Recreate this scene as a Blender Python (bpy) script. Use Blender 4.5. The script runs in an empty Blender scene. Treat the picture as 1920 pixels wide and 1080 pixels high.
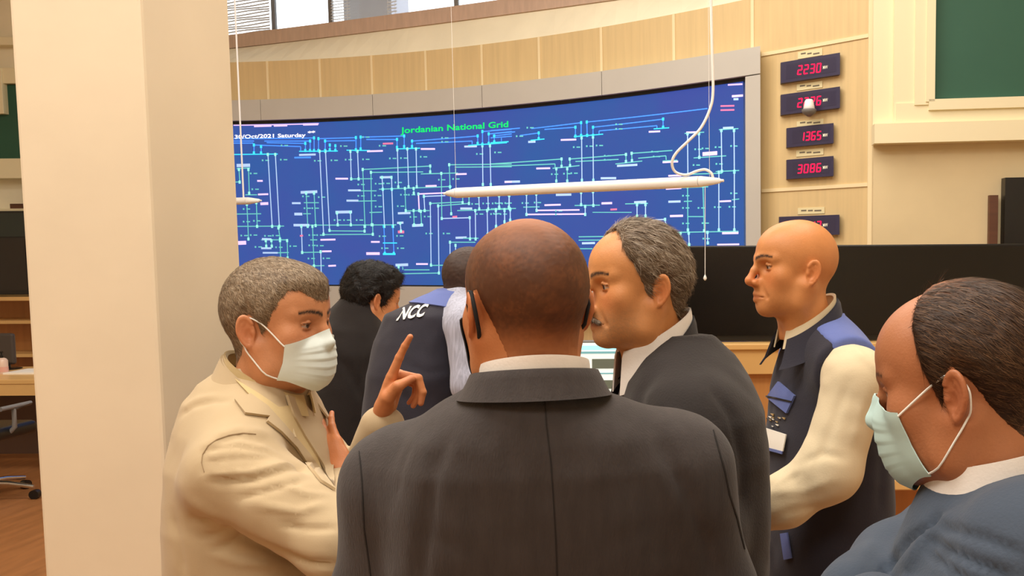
import bpy, bmesh, math, random
import numpy as np
from mathutils import Vector, Matrix, geometry
from mathutils.bvhtree import BVHTree
rnd = random.Random(7)
RS = np.random.RandomState(11)
SC = bpy.context.scene
COL = SC.collection
R = math.radians
# ---------------------------------------------------------------- camera
FPX, PPX, PPY = 1750.0, 1330.0, 605.0
CAM = Vector((0, 0, 1.69))
PITCH, ROLL = R(4.40), R(0.40)
cd = bpy.data.cameras.new('camera'); cam = bpy.data.objects.new('camera', cd); COL.objects.link(cam)
cd.sensor_width = 36; cd.lens = FPX / 1920 * 36
cd.shift_x = -(PPX - 960) / 1920; cd.shift_y = (PPY - 540) / 1920
cd.clip_start = 0.05
Rcam = Matrix.Rotation(math.pi / 2 - PITCH, 3, 'X') @ Matrix.Rotation(-ROLL, 3, 'Z')
cam.matrix_world = Matrix.Translation(CAM) @ Rcam.to_4x4()
SC.camera = cam
RC = np.array(Rcam); CAMN = np.array(CAM)

def ray(px, py):
    v = Rcam @ Vector(((px - PPX) / FPX, -(py - PPY) / FPX, -1.0))
    return v
def P(px, py, Y):
    v = ray(px, py); return CAM + v * (Y / v.y)
def PZ(px, py, z):
    v = ray(px, py); return CAM + v * ((z - CAM.z) / v.z)
def proj(pts):
    q = (np.asarray(pts, dtype=np.float64) - CAMN) @ RC
    return np.stack([PPX + FPX * q[:, 0] / -q[:, 2], PPY - FPX * q[:, 1] / -q[:, 2]], 1)
def A(*v): return np.array(v, dtype=np.float32)
def PN(px, py, Y): return np.array(P(px, py, Y), dtype=np.float32)

# ---------------------------------------------------------------- objects
def tag(o, label=None, cat=None, group=None, kind=None):
    if label: o['label'] = label
    if cat: o['category'] = cat
    if group: o['group'] = group
    if kind: o['kind'] = kind
    return o
def empty(name, loc=(0, 0, 0), label=None, cat=None, group=None, kind=None, rotz=0):
    o = bpy.data.objects.new(name, None); COL.objects.link(o)
    o.location = loc; o.rotation_euler = (0, 0, rotz); o.empty_display_size = .1
    return tag(o, label, cat, group, kind)
def link(name, me, mats, parent=None):
    o = bpy.data.objects.new(name, me); COL.objects.link(o)
    for m in (mats if isinstance(mats, (list, tuple)) else [mats]):
        me.materials.append(m)
    if parent is not None:
        o.parent = parent
        M = Matrix.LocRotScale(parent.location, parent.rotation_euler, None) if parent.type == 'EMPTY' else Matrix.Identity(4)
        o.matrix_parent_inverse = M.inverted()
    return o
def pymesh(name, V, F, smooth=False, mi=None):
    me = bpy.data.meshes.new(name)
    me.from_pydata([tuple(map(float, v)) for v in V], [], [tuple(int(i) for i in f) for f in F])
    if smooth: me.polygons.foreach_set('use_smooth', [True] * len(me.polygons)); me.set_sharp_from_angle(angle=R(60))
    if mi is not None: me.polygons.foreach_set('material_index', list(mi))
    me.update(); return me
class MB:
    """collects simple shapes into one mesh"""
    def __init__(s): s.v = []; s.f = []; s.mi = []; s.m = 0
    def add(s, V, F):
        n = len(s.v); s.v += [tuple(map(float, v)) for v in V]
        s.f += [tuple(i + n for i in f) for f in F]; s.mi += [s.m] * len(F); return s
    def box(s, lo, hi, M=None):
        x0, y0, z0 = lo; x1, y1, z1 = hi
        V = [(x0, y0, z0), (x1, y0, z0), (x1, y1, z0), (x0, y1, z0), (x0, y0, z1), (x1, y0, z1), (x1, y1, z1), (x0, y1, z1)]
        if M is not None: V = [M @ Vector(v) for v in V]
        return s.add(V, [(0, 3, 2, 1), (4, 5, 6, 7), (0, 1, 5, 4), (1, 2, 6, 5), (2, 3, 7, 6), (3, 0, 4, 7)])
    def tube(s, pts, r, n=10, caps=True):
        pts = [Vector(p) for p in pts]; rr = r if isinstance(r, (list, tuple)) else [r] * len(pts)
        V = []; F = []; prev = None
        for i, p in enumerate(pts):
            t = (pts[min(i + 1, len(pts) - 1)] - pts[max(i - 1, 0)]).normalized()
            a = (prev - t * prev.dot(t)) if prev is not None else (t.orthogonal())
            if a.length < 1e-6: a = t.orthogonal()
            a.normalize(); prev = a; b = t.cross(a)
            for k in range(n):
                w = 2 * math.pi * k / n
                V.append(p + (a * math.cos(w) + b * math.sin(w)) * rr[i])
        for i in range(len(pts) - 1):
            for k in range(n):
                F.append((i * n + k, i * n + (k + 1) % n, (i + 1) * n + (k + 1) % n, (i + 1) * n + k))
        if caps: F.append(tuple(range(n))[::-1]); F.append(tuple((len(pts) - 1) * n + k for k in range(n)))
        return s.add(V, F)
    def lathe(s, prof, c, n=24, axis='Z'):
        V = []; F = []
        for (r, z) in prof:
            for k in range(n):
                w = 2 * math.pi * k / n; q = (r * math.cos(w), r * math.sin(w), z)
                if axis == 'Y': q = (q[0], q[2], q[1])
                if axis == 'X': q = (q[2], q[0], q[1])
                V.append((c[0] + q[0], c[1] + q[1], c[2] + q[2]))
        for i in range(len(prof) - 1):
            for k in range(n):
                F.append((i * n + k, i * n + (k + 1) % n, (i + 1) * n + (k + 1) % n, (i + 1) * n + k))
        F.append(tuple(range(n))[::-1]); F.append(tuple((len(prof) - 1) * n + k for k in range(n)))
        return s.add(V, F)
    def grid(s, rows):
        n = len(rows[0]); V = [p for r in rows for p in r]
        return s.add(V, [(i * n + j, i * n + j + 1, (i + 1) * n + j + 1, (i + 1) * n + j) for i in range(len(rows) - 1) for j in range(n - 1)])
    def slab(s, front, back):
        """closed shell from two equal grids (front faces the room)"""
        s.grid(front); s.grid([r[::-1] for r in back])
        n = len(front[0]); m = len(front)
        def strip(a, b): s.grid([a, b])
        strip(back[0], front[0]); strip(front[-1], back[-1])
        strip([r[0] for r in front], [r[0] for r in back]); strip([r[-1] for r in back], [r[-1] for r in front]); return s
    def build(s, name, mats, parent=None, smooth=False, bevel=0):
        me = pymesh(name, s.v, s.f, smooth, s.mi); o = link(name, me, mats, parent)
        if bevel:
            b = o.modifiers.new('bevel', 'BEVEL'); b.width = bevel; b.segments = 2; b.limit_method = 'ANGLE'; b.angle_limit = R(50)
        return o

# ---------------------------------------------------------------- materials
def srgb(c):
    return tuple(((x / 255) / 12.92 if x / 255 <= .04045 else ((x / 255 + .055) / 1.055) ** 2.4) for x in c)
def mat(name, rgb, rough=.6, metal=0, noise=0, nscale=8, bump=0, bscale=40, stretch=None, spec=.5, emit=0, sheen=0, trans=0, attr=None, rgb2=None, coat=0, sss=0):
    m = bpy.data.materials.new(name); m.use_nodes = True; N = m.node_tree.nodes; L = m.node_tree.links
    b = N['Principled BSDF']; c = (*srgb(rgb), 1)
    b.inputs['Base Color'].default_value = c; b.inputs['Roughness'].default_value = rough
    b.inputs['Metallic'].default_value = metal; b.inputs['Specular IOR Level'].default_value = spec
    b.inputs['Sheen Weight'].default_value = sheen; b.inputs['Transmission Weight'].default_value = trans
    b.inputs['Coat Weight'].default_value = coat
    if sss:
        b.inputs['Subsurface Weight'].default_value = sss; b.inputs['Subsurface Radius'].default_value = (.012, .005, .003); b.inputs['Subsurface Scale'].default_value = .6
    if emit:
        b.inputs['Emission Color'].default_value = c; b.inputs['Emission Strength'].default_value = emit
    tc = N.new('ShaderNodeTexCoord'); mp = N.new('ShaderNodeMapping'); L.new(tc.outputs['Object'], mp.inputs[0])
    if stretch: mp.inputs['Scale'].default_value = stretch
    src = None
    if attr:
        a = N.new('ShaderNodeAttribute'); a.attribute_name = attr; src = a.outputs['Color']; L.new(src, b.inputs['Base Color'])
    if noise or rgb2:
        n = N.new('ShaderNodeTexNoise'); n.inputs['Scale'].default_value = nscale; n.inputs['Detail'].default_value = 5
        L.new(mp.outputs[0], n.inputs['Vector'])
        mx = N.new('ShaderNodeMix'); mx.data_type = 'RGBA'
        if rgb2:
            cr = N.new('ShaderNodeMapRange'); cr.inputs[1].default_value = .35; cr.inputs[2].default_value = .65; L.new(n.outputs['Fac'], cr.inputs[0])
            L.new(cr.outputs[0], mx.inputs[0]); mx.inputs[6].default_value = c; mx.inputs[7].default_value = (*srgb(rgb2), 1)
        else:
            mx.blend_type = 'MULTIPLY'; mx.inputs[0].default_value = 1
            mr = N.new('ShaderNodeMapRange'); mr.inputs[1].default_value = .3; mr.inputs[2].default_value = .7; mr.inputs[3].default_value = 1 - noise; mr.inputs[4].default_value = 1 + noise
            L.new(n.outputs['Fac'], mr.inputs[0]); L.new(mr.outputs[0], mx.inputs[7]); mx.inputs[6].default_value = c
            if src: L.new(src, mx.inputs[6])
        L.new(mx.outputs[2], b.inputs['Base Color'])
    if bump:
        n2 = N.new('ShaderNodeTexNoise'); n2.inputs['Scale'].default_value = bscale; n2.inputs['Detail'].default_value = 4
        L.new(mp.outputs[0], n2.inputs['Vector'])
        bp = N.new('ShaderNodeBump'); bp.inputs['Strength'].default_value = bump; bp.inputs['Distance'].default_value = .004
        L.new(n2.outputs['Fac'], bp.inputs['Height']); L.new(bp.outputs[0], b.inputs['Normal'])
    return m

# ---------------------------------------------------------------- signed distance modelling
def smin(a, b, k):
    if k <= 0: return np.minimum(a, b)
    h = np.maximum(k - np.abs(a - b), 0) / k
    return np.minimum(a, b) - h * h * (k * .25)
def smax(a, b, k): return -smin(-a, -b, k)
def ell(p, c, r):
    q = (p - A(*c)); r = A(*r); k0 = np.sqrt(((q / r) ** 2).sum(-1)); k1 = np.sqrt(((q / (r * r)) ** 2).sum(-1)) + 1e-9
    return k0 * (k0 - 1) / k1
def sph(p, c, r): return np.sqrt(((p - A(*c)) ** 2).sum(-1)) - r
def cone(p, a, b, ra, rb, sq=None):
    """capsule whose radius runs from ra to rb; sq=(axis vector, factor) flattens it"""
    a = A(*a); b = A(*b); q = p - a; d = b - a
    if sq is not None:
        n = A(*sq[0]); n = n / np.linalg.norm(n); f = sq[1] - 1
        q = q + (q @ n)[..., None] * n * f; d = d + (d @ n) * n * f
    t = np.clip((q @ d) / max(float(d @ d), 1e-12), 0, 1)
    return np.sqrt(((q - t[..., None] * d) ** 2).sum(-1)) - (ra + (rb - ra) * t)
def chain(p, pts, k=.02, sq=None):
    f = None
    for (a, ra), (b, rb) in zip(pts[:-1], pts[1:]):
        c = cone(p, a, b, ra, rb, sq); f = c if f is None else smin(f, c, k)
    return f
def slices(p, rows, n=2.4, yaw=0):
    """stack of horizontal super-ellipses: rows of (z, cx, cy, half width, half depth)"""
    rows = sorted(rows); Z = [r[0] for r in rows]
    z = p[..., 2]; cx, cy, a, b = [np.interp(z, Z, [r[i] for r in rows]).astype(np.float32) for i in (1, 2, 3, 4)]
    dx = p[..., 0] - cx; dy = p[..., 1] - cy; c, s = math.cos(yaw), math.sin(yaw)
    u = np.abs(c * dx + s * dy) / a; v = np.abs(-s * dx + c * dy) / b
    f = ((u ** n + v ** n) ** (1 / n) - 1) * np.minimum(a, b)
    return np.maximum(np.maximum(f, Z[0] - z), z - Z[-1])
def nets(fn, lo, hi, h, mirror=False, newton=2):
    lo = np.asarray(lo, float); hi = np.asarray(hi, float)
    dims = np.ceil((hi - lo) / h).astype(int) + 1
    ax = [lo[i] + h * np.arange(dims[i]) for i in range(3)]
    F = np.empty(dims, np.float32)
    yy, zz = np.meshgrid(ax[1], ax[2], indexing='ij')
    step = max(1, int(300000 / (dims[1] * dims[2])))
    for i0 in range(0, dims[0], step):
        xs = ax[0][i0:i0 + step]
        p = np.empty((len(xs), dims[1], dims[2], 3), np.float32)
        p[..., 0] = xs[:, None, None]; p[..., 1] = yy; p[..., 2] = zz
        F[i0:i0 + step] = fn(p)
    for i in range(3):
        sl = [slice(None)] * 3; sl[i] = 0; F[tuple(sl)] = np.maximum(F[tuple(sl)], 1e-4); sl[i] = -1; F[tuple(sl)] = np.maximum(F[tuple(sl)], 1e-4)
    S = F < 0
    c = np.zeros(dims - 1, np.int8)
    offs = [(a, b, d) for a in (0, 1) for b in (0, 1) for d in (0, 1)]
    def sub(X, o): return X[o[0]:dims[0] - 1 + o[0], o[1]:dims[1] - 1 + o[1], o[2]:dims[2] - 1 + o[2]]
    for o in offs: c += sub(S, o)
    act = (c > 0) & (c < 8); idx = np.argwhere(act)
    vid = -np.ones(dims - 1, np.int64); vid[act] = np.arange(len(idx))
    cv = np.stack([F[idx[:, 0] + o[0], idx[:, 1] + o[1], idx[:, 2] + o[2]] for o in offs], 1)
    acc = np.zeros((len(idx), 3)); cnt = np.zeros(len(idx))
    for i in range(8):
        for j in range(i + 1, 8):
            d = np.array(offs[j]) - np.array(offs[i])
            if np.abs(d).sum() != 1: continue
            m = (cv[:, i] < 0) != (cv[:, j] < 0)
            t = np.where(m, cv[:, i] / np.where(m, cv[:, i] - cv[:, j], 1), 0)
            acc += np.where(m[:, None], np.array(offs[i]) + t[:, None] * d, 0); cnt += m
    V = lo + h * (idx + acc / cnt[:, None])
    Q = []
    for a in range(3):
        b, d = (a + 1) % 3, (a + 2) % 3
        sl0 = [slice(1, -1)] * 3; sl1 = [slice(1, -1)] * 3; sl0[a] = slice(0, -1); sl1[a] = slice(1, None)
        m = S[tuple(sl0)] != S[tuple(sl1)]; e = np.argwhere(m)
        st = S[tuple(sl0)][m]; e[:, b] += 1; e[:, d] += 1
        def cell(db, dd):
            q = e.copy(); q[:, b] += db; q[:, d] += dd; return vid[q[:, 0], q[:, 1], q[:, 2]]
        q = np.stack([cell(-1, -1), cell(0, -1), cell(0, 0), cell(-1, 0)], 1)
        q[~st] = q[~st][:, ::-1]; Q.append(q)
    Q = np.concatenate(Q)
    V = V.astype(np.float32)
    for _ in range(newton):
        f = fn(V); e = h * .35; g = np.stack([fn(V + A(*[e if i == k else 0 for i in range(3)])) - fn(V - A(*[e if i == k else 0 for i in range(3)])) for k in range(3)], 1) / (2 * e)
        n2 = (g ** 2).sum(1) + 1e-6
        s = -(f / n2)[:, None] * g; l = np.linalg.norm(s, axis=1); V = V + s * (np.minimum(1, .6 * h / (l + 1e-9)))[:, None]
    return V, Q
def normals(V, Q):
    n = np.zeros_like(V, dtype=np.float64); fn = np.cross(V[Q[:, 2]] - V[Q[:, 0]], V[Q[:, 3]] - V[Q[:, 1]])
    for k in range(4): np.add.at(n, Q[:, k], fn)
    return n / (np.linalg.norm(n, axis=1)[:, None] + 1e-12)
def relax(V, Q, it=1, w=.5):
    for _ in range(it):
        s = np.zeros((len(V), 3)); c = np.zeros(len(V))
        for a in range(4):
            for b in ((a + 1) % 4, (a + 3) % 4):
                np.add.at(s, Q[:, a], V[Q[:, b]]); np.add.at(c, Q[:, a], 1)
        V = V * (1 - w) + w * s / c[:, None]
    return V
def segdist(P2, poly):
    best = np.full(len(P2), 1e9); 
    for a, b in zip(poly[:-1], poly[1:]):
        a = np.array(a, float); b = np.array(b, float); d = b - a
        t = np.clip(((P2 - a) @ d) / max(d @ d, 1e-9), 0, 1)
        best = np.minimum(best, np.linalg.norm(P2 - a - t[:, None] * d, axis=1))
    return best
def crease(V, N, folds):
    """press cloth folds (drawn where the photograph shows them) into the camera side of a garment"""
    px = proj(V); face = np.clip(((CAMN - V) * N).sum(1) / np.linalg.norm(CAMN - V, axis=1) * 3, 0, 1)
    out = np.zeros(len(V))
    for poly, w, amp in folds:
        d = segdist(px, poly); L = np.array(poly, float)
        e = np.minimum(np.linalg.norm(px - L[0], axis=1), np.linalg.norm(px - L[-1], axis=1))
        out += amp * np.exp(-(d / w) ** 2) * np.clip(.35 + e / (4 * w), 0, 1)
    return V + N * (out * face)[:, None]
def vnoise(p, s, seed=0):
    """smooth value noise"""
    q = np.asarray(p, np.float64) * s + seed * 17.3; i = np.floor(q).astype(np.int64); f = q - i; f = f * f * (3 - 2 * f); o = 0
    for a in (0, 1):
        for b in (0, 1):
            for c in (0, 1):
                hsh = ((i[:, 0] + a) * 73856093) ^ ((i[:, 1] + b) * 19349663) ^ ((i[:, 2] + c) * 83492791)
                hsh = (hsh * 2654435761) & 0xffffffff; val = ((hsh >> 8) & 0xffff) / 65535.
                o = o + val * (f[:, 0] if a else 1 - f[:, 0]) * (f[:, 1] if b else 1 - f[:, 1]) * (f[:, 2] if c else 1 - f[:, 2])
    return o * 2 - 1
def setcol(me, C, name='Col'):
    at = me.color_attributes.new(name, 'FLOAT_COLOR', 'POINT'); c = np.ones((len(me.vertices), 4), np.float32); c[:, :3] = C
    at.data.foreach_set('color', c.ravel())
def nmesh(name, V, Q, smooth=True, col=None):
    me = bpy.data.meshes.new(name); k = Q.shape[1]
    me.vertices.add(len(V)); me.vertices.foreach_set('co', np.asarray(V, np.float32).ravel())
    me.loops.add(len(Q) * k); me.loops.foreach_set('vertex_index', Q.astype(np.int32).ravel())
    me.polygons.add(len(Q)); me.polygons.foreach_set('loop_start', np.arange(0, len(Q) * k, k, dtype=np.int32))
    me.polygons.foreach_set('use_smooth', np.full(len(Q), smooth)); me.update(calc_edges=True); me.validate()
    if col is not None: setcol(me, col)
    return me
def joinq(parts):
    V = []; Q = []; C = []; n = 0
    for v, q, c in parts: V.append(v); Q.append(q + n); C.append(c); n += len(v)
    return np.concatenate(V), np.concatenate(Q), np.concatenate(C)
def bvh(V, Q): return BVHTree.FromPolygons([tuple(map(float, v)) for v in V], [tuple(map(int, q)) for q in Q])
def patch(name, poly, tree, m, parent, off=.004, th=.003, step=8, smooth=True, sink=None):
    """a cloth piece lying on a garment; its outline is traced, its surface follows the garment under it"""
    pl = []
    for a, b in zip(poly, poly[1:] + poly[:1]):
        n = max(1, int(math.dist(a, b) / step)); pl += [(a[0] + (b[0] - a[0]) * i / n, a[1] + (b[1] - a[1]) * i / n) for i in range(n)]
    xs = [p[0] for p in pl]; ys = [p[1] for p in pl]; nb = len(pl)
    def inside(x, y):
        c = False
        for (x1, y1), (x2, y2) in zip(pl, pl[1:] + pl[:1]):
            if (y1 > y) != (y2 > y) and x < (x2 - x1) * (y - y1) / (y2 - y1) + x1: c = not c
        return c
    pts = list(pl); y = min(ys) + step * .5; row = 0
    while y < max(ys):
        x = min(xs) + step * (.5 if row % 2 else 1)
        while x < max(xs):
            if inside(x, y) and min(math.dist((x, y), q) for q in pl) > step * .55: pts.append((x, y))
            x += step
        y += step * .87; row += 1
    co, _, fa, _, _, _ = geometry.delaunay_2d_cdt([Vector(p) for p in pts], [], [list(range(nb))], 1, 1e-5)
    V = []; NN = []; last = None; mx, my = sum(xs) / nb, sum(ys) / nb
    for c in co:
        d = ray(c.x, c.y).normalized(); hit = tree.ray_cast(CAM, d)
        if hit[0] is None:
            for k in range(1, 30):
                e = ray(c.x + (mx - c.x) * k / 30, c.y + (my - c.y) * k / 30).normalized(); h2 = tree.ray_cast(CAM, e)
                if h2[0] is not None: break
            loc, no = h2[0], h2[1]
        else: loc, no = hit[0], hit[1]; last = hit[3]
        V.append(Vector(loc)); NN.append(Vector(no) if Vector(no).dot(CAM - Vector(loc)) > 0 else -Vector(no))
    F = [tuple(f) for f in fa]
    nb_ = {i: set() for i in range(len(V))}
    for f in F:
        for i in range(len(f)): nb_[f[i]].add(f[(i + 1) % len(f)]); nb_[f[(i + 1) % len(f)]].add(f[i])
    for _ in range(3): NN = [(NN[i] + sum((NN[j] for j in nb_[i]), Vector())).normalized() if nb_[i] else NN[i] for i in range(len(V))]
    T = [V[i] + NN[i] * off for i in range(len(V))]; B = [V[i] + NN[i] * (off - th) for i in range(len(V))]
    n = len(V); FF = []
    for f in F:
        a, b, c = [T[i] for i in f[:3]]
        if (b - a).cross(c - a).dot(CAM - a) < 0: f = f[::-1]
        FF.append(f)
    ed = {}
    for f in FF:
        for i in range(len(f)): ed[(f[i], f[(i + 1) % len(f)])] = 1
    side = [(a + n, b + n, b, a) for (a, b) in ed if (b, a) not in ed]
    side = [(a, a + n, b + n, b)[::-1] for (a, b) in ed if (b, a) not in ed]
    FF2 = FF + [tuple(i + n for i in f[::-1]) for f in FF] + side
    me = pymesh(name, T + B, FF2, smooth); me.set_sharp_from_angle(angle=R(45)); o = link(name, me, m, parent)
    return o
# ================================================================ materials of the place
M_PLASTER = mat('cream_plaster', (246, 236, 208), .75, noise=.05, nscale=2.5, bump=.25, bscale=9)
M_PILLAR = mat('pillar_plaster', (234, 218, 190), .7, noise=.04, nscale=2, bump=.3, bscale=7)
M_TRIM = mat('cream_paint', (246, 234, 196), .5)
M_MAPLE = mat('maple_panel', (222, 195, 144), .5, noise=.06, nscale=3, stretch=(9, 9, .5))
M_STRIP = mat('pale_strip', (246, 226, 182), .5)
M_BEZEL = mat('warm_grey_metal', (200, 196, 188), .45, noise=.02, nscale=3)
M_BLACK = mat('black_plastic', (14, 13, 13), .35)
M_BLACKGLOSS = mat('black_glass', (7, 5, 5), .22)
M_DARKWOOD = mat('brown_wood', (96, 58, 38), .5, noise=.15, nscale=4, stretch=(1, 1, 8))
M_FRAMEWOOD = mat('window_brown', (204, 176, 156), .5, noise=.08, nscale=5, stretch=(6, 1, 1))
M_GREEN = mat('green_board', (42, 92, 72), .6, noise=.03, nscale=3)
M_FLOOR = mat('parquet', (152, 100, 58), .35, noise=.18, nscale=3, stretch=(7, .8, 1))
M_DESK = mat('light_beech', (222, 178, 112), .4, noise=.07, nscale=3, stretch=(1, 8, 1))
M_DESKFRONT = mat('beech_front', (196, 138, 78), .45, noise=.08, nscale=3, stretch=(8, 8, .6))
M_WHITE = mat('white_enamel', (254, 253, 250), .35)
M_CEIL = mat('ceiling_white', (238, 230, 214), .8)
M_SLAT = mat('blind_slat', (214, 210, 206), .5)
M_GLASS = mat('window_glass', (255, 255, 255), .02, trans=1)
M_CHROME = mat('chrome', (210, 210, 210), .2, metal=1)
M_GREYPL = mat('grey_plastic', (122, 120, 118), .45)
M_GREYWALL = mat('outside_wall', (150, 150, 158), .8)
M_PAPER = mat('white_paper', (250, 246, 236), .7)
def emi(n, rgb, s): return mat(n, rgb, .5, emit=s, spec=0)
E_SCREEN = mat('screen_blue', (44, 92, 164), .35, rgb2=(60, 80, 164), nscale=.9, spec=.2)
_b = E_SCREEN.node_tree.nodes['Principled BSDF']; _l = E_SCREEN.node_tree.links
_mx = [n for n in E_SCREEN.node_tree.nodes if n.bl_idname == 'ShaderNodeMix'][0]
_l.new(_mx.outputs[2], _b.inputs['Emission Color']); _b.inputs['Emission Strength'].default_value = 1.02; _l.remove(_b.inputs['Base Color'].links[0]); _b.inputs['Base Color'].default_value = (.01, .01, .015, 1)
E_COL = {'b': emi('line_blue', (70, 135, 245), .95), 'c': emi('line_cyan', (60, 205, 240), .95), 'g': emi('line_teal', (98, 185, 185), .75),
         'w': emi('line_pale', (160, 190, 230), .85), 'p': emi('line_pink', (216, 186, 240), 1), 'r': emi('line_red', (205, 110, 150), .9),
         'n': emi('node_mint', (140, 228, 214), .85), 'G': emi('title_green', (24, 205, 95), 1), 'W': emi('text_white', (240, 240, 255), 1.2)}
E_RED = emi('led_red', (255, 22, 62), 2.4)
E_PALE = emi('led_caption', (225, 215, 190), .6)

# ================================================================ the curved video wall
Z1 = CAM.z + 1.229
_top = [(432, 234.5), (602, 228.5), (758, 220), (920, 209.7), (1055, 197), (1190, 180), (1325, 162), (1396, 152.5)]
_pl = np.array([PZ(x, y, Z1) for x, y in _top])
CQ = np.polyfit(_pl[:, 0], _pl[:, 1], 2)          # Y = c0 X^2 + c1 X + c2
def wallY(X): return CQ[0] * X * X + CQ[1] * X + CQ[2]
def wray(px, py, off=0.0):
    r = ray(px, py); a = CQ[0] * r.x * r.x; b = CQ[1] * r.x - r.y; c = CQ[2] + off
    t = -c / b if abs(a) < 1e-9 else (-b - math.sqrt(b * b - 4 * a * c)) / (2 * a)
    return CAM + r * t
def wnorm(X):
    n = Vector((2 * CQ[0] * X + CQ[1], -1, 0)); return n.normalized()
def wallx(px, off=0.0): return wray(px, 470, off).x
def strip_curve(X0, X1, z0, z1, off, th, n=24):
    """slab following the curved wall; off>0 lies deeper than the screen"""
    m = MB(); xs = [X0 + (X1 - X0) * i / n for i in range(n + 1)]
    fr = [[(x, wallY(x) + off, z0) for x in xs], [(x, wallY(x) + off, z1) for x in xs]]
    bk = [[(x, wallY(x) + off + th, z0) for x in xs], [(x, wallY(x) + off + th, z1) for x in xs]]
    return m.slab(fr, bk)
XL = wallx(300); XR = wallx(1395); XB = wallx(1427, -.07); XE = wallx(1634, .1)
Z0 = CAM.z - .295
Z2 = wray(920, 157.7, -.08).z
ZW = wray(955, 78, .1).z
ZF = CAM.z + 2.10                                  # lower edge of the window rail
_wp = np.array([PZ(x, y, ZF) for x, y in [(425, 91.5), (560, 75.5), (700, 58), (830, 42.5), (960, 27), (1134, 1)]])
CW = np.polyfit(_wp[:, 0], _wp[:, 1], 2)
def winY(X): return max(CW[0] * X * X + CW[1] * X + CW[2], wallY(X) + .12)
def winx(px, y=40):
    r = ray(px, y); a = CW[0] * r.x * r.x; b = CW[1] * r.x - r.y; c = CW[2]
    return r.x * ((-b - math.sqrt(b * b - 4 * a * c)) / (2 * a))
def strip_win(X0, X1, z0, z1, off, th, n=24):
    m = MB(); xs = [X0 + (X1 - X0) * i / n for i in range(n + 1)]
    return m.slab([[(x, winY(x) + off, z) for x in xs] for z in (z0, z1)], [[(x, winY(x) + off + th, z) for x in xs] for z in (z0, z1)])
wall = strip_curve(XL - 1.0, XE, 0, ZW + .002, .12, .25, 40)
xs = [XL - 1.0 + (XE - XL + 1.0) * i / 40 for i in range(41)]
u_ = MB().slab([[(x, wallY(x) + .10, ZW) for x in xs], [(x, winY(x) + .02, ZF) for x in xs]], [[(x, wallY(x) + .37, ZW) for x in xs], [(x, winY(x) + .3, ZF) for x in xs]])
wall.add(u_.v, u_.f); wall = wall.build('wall_back', M_PLASTER); wall['kind'] = 'structure'
# maple cladding, panel by panel
seams = [300, 400, 515, 612, 708, 808, 912, 1018, 1133, 1267, 1412]
for a, b in zip(seams[:-1], seams[1:]):
    strip_curve(wallx(a, .1), wallx(b, .1), Z2 - .2, ZW, .08, .04, 6).build('maple_panel', M_MAPLE, wall)
for a in seams[1:]:
    x = wallx(a, .07); strip_curve(x - .011, x + .011, Z2 - .05, ZW, .074, .006, 2).build('panel_strip', M_STRIP, wall)
z_a = wray(1530, 85, .08).z; z_b = wray(1530, 352, .08).z; XM = wallx(1412, .1)
strip_curve(XM, XE, z_a, 4.6, .08, .04, 8).build('maple_panel', M_MAPLE, wall)
strip_curve(XM, XE, z_b, z_a, .08, .04, 8).build('maple_panel', M_MAPLE, wall)
strip_curve(XM, XE, 0, z_b, .08, .04, 8).build('maple_panel', M_MAPLE, wall)
for z in (z_a, z_b): strip_curve(wallx(1428, .08), XE, z - .012, z + .012, .07, .01, 8).build('panel_strip', M_STRIP, wall)
strip_curve(XE - .03, XE + .005, 0, 4.6, .06, .04, 2).build('panel_strip', M_STRIP, wall)
# low cladding under the screen
strip_curve(XL, XM, 0.0, Z0 - .2, .08, .04, 20).build('maple_panel', M_MAPLE, wall)

vw = empty('video_wall', (wallx(900), wallY(wallx(900)), Z0), 'long curved blue video wall showing a power grid diagram in a grey surround', 'screen')
strip_curve(XL, XR, Z0, Z1, 0, .05, 60).build('screen', E_SCREEN, vw)
bs = [300, 500, 708, 911, 1133, 1427]
for a, b in zip(bs[:-1], bs[1:]):
    strip_curve(wallx(a, -.07) + .002, wallx(b, -.07) - .002, Z1 + .028, Z2, -.07, .14, 10).build('bezel_panel', M_BEZEL, vw)
    strip_curve(wallx(a, -.07) + .002, wallx(b, -.07) - .002, Z0 - .24, Z0 - .012, -.07, .14, 10).build('bezel_panel', M_BEZEL, vw)
strip_curve(XR + .012, XB - .002, Z0 - .02, Z1 + .02, -.07, .14, 4).build('bezel_panel', M_BEZEL, vw)
fm = strip_curve(XL, XR + .01, Z1, Z1 + .032, -.02, .06, 40)  # black top strip stands in for the shade under the bezel
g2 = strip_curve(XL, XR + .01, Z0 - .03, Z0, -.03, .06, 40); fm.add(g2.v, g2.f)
fm.build('shade_band_and_border', M_BLACK, vw)

# the diagram, drawn on the screen's own surface
def z6(x, y): return 420 + x / 3.3741, 220 + y / 3.3741
def z7(x, y): return 920 + x / 3.2722, 150 + y / 3.2722
LINES = {c: MB() for c in E_COL}
def scr(px, py, off=-.004): return wray(px, py, off)
def line(c, a, b, w=2.2, off=-.004):
    A_, B_ = scr(*a, off), scr(*b, off); n = max(1, int(abs(A_.x - B_.x) / .12))
    hw = w * .5 * A_.y / FPX; rows = [[], []]
    vert = abs(a[1] - b[1]) > abs(a[0] - b[0])
    for i in range(n + 1):
        t = i / n; x = A_.x + (B_.x - A_.x) * t; z = A_.z + (B_.z - A_.z) * t
        for k, s in ((0, -1), (1, 1)):
            if vert: rows[k].append((x + s * hw, wallY(x + s * hw) + off, z))
            else: rows[k].append((x, wallY(x) + off, z + s * hw))
    LINES[c].grid(rows if not vert else [r for r in rows[::-1]])
def node(c, a, w, h):
    p = scr(*a); hw, hh = w * .5 * p.y / FPX, h * .5 * p.y / FPX
    LINES[c].grid([[(x, wallY(x) - .0065, z) for x in (p.x - hw, p.x + hw)] for z in (p.z - hh, p.z + hh)])
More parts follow.
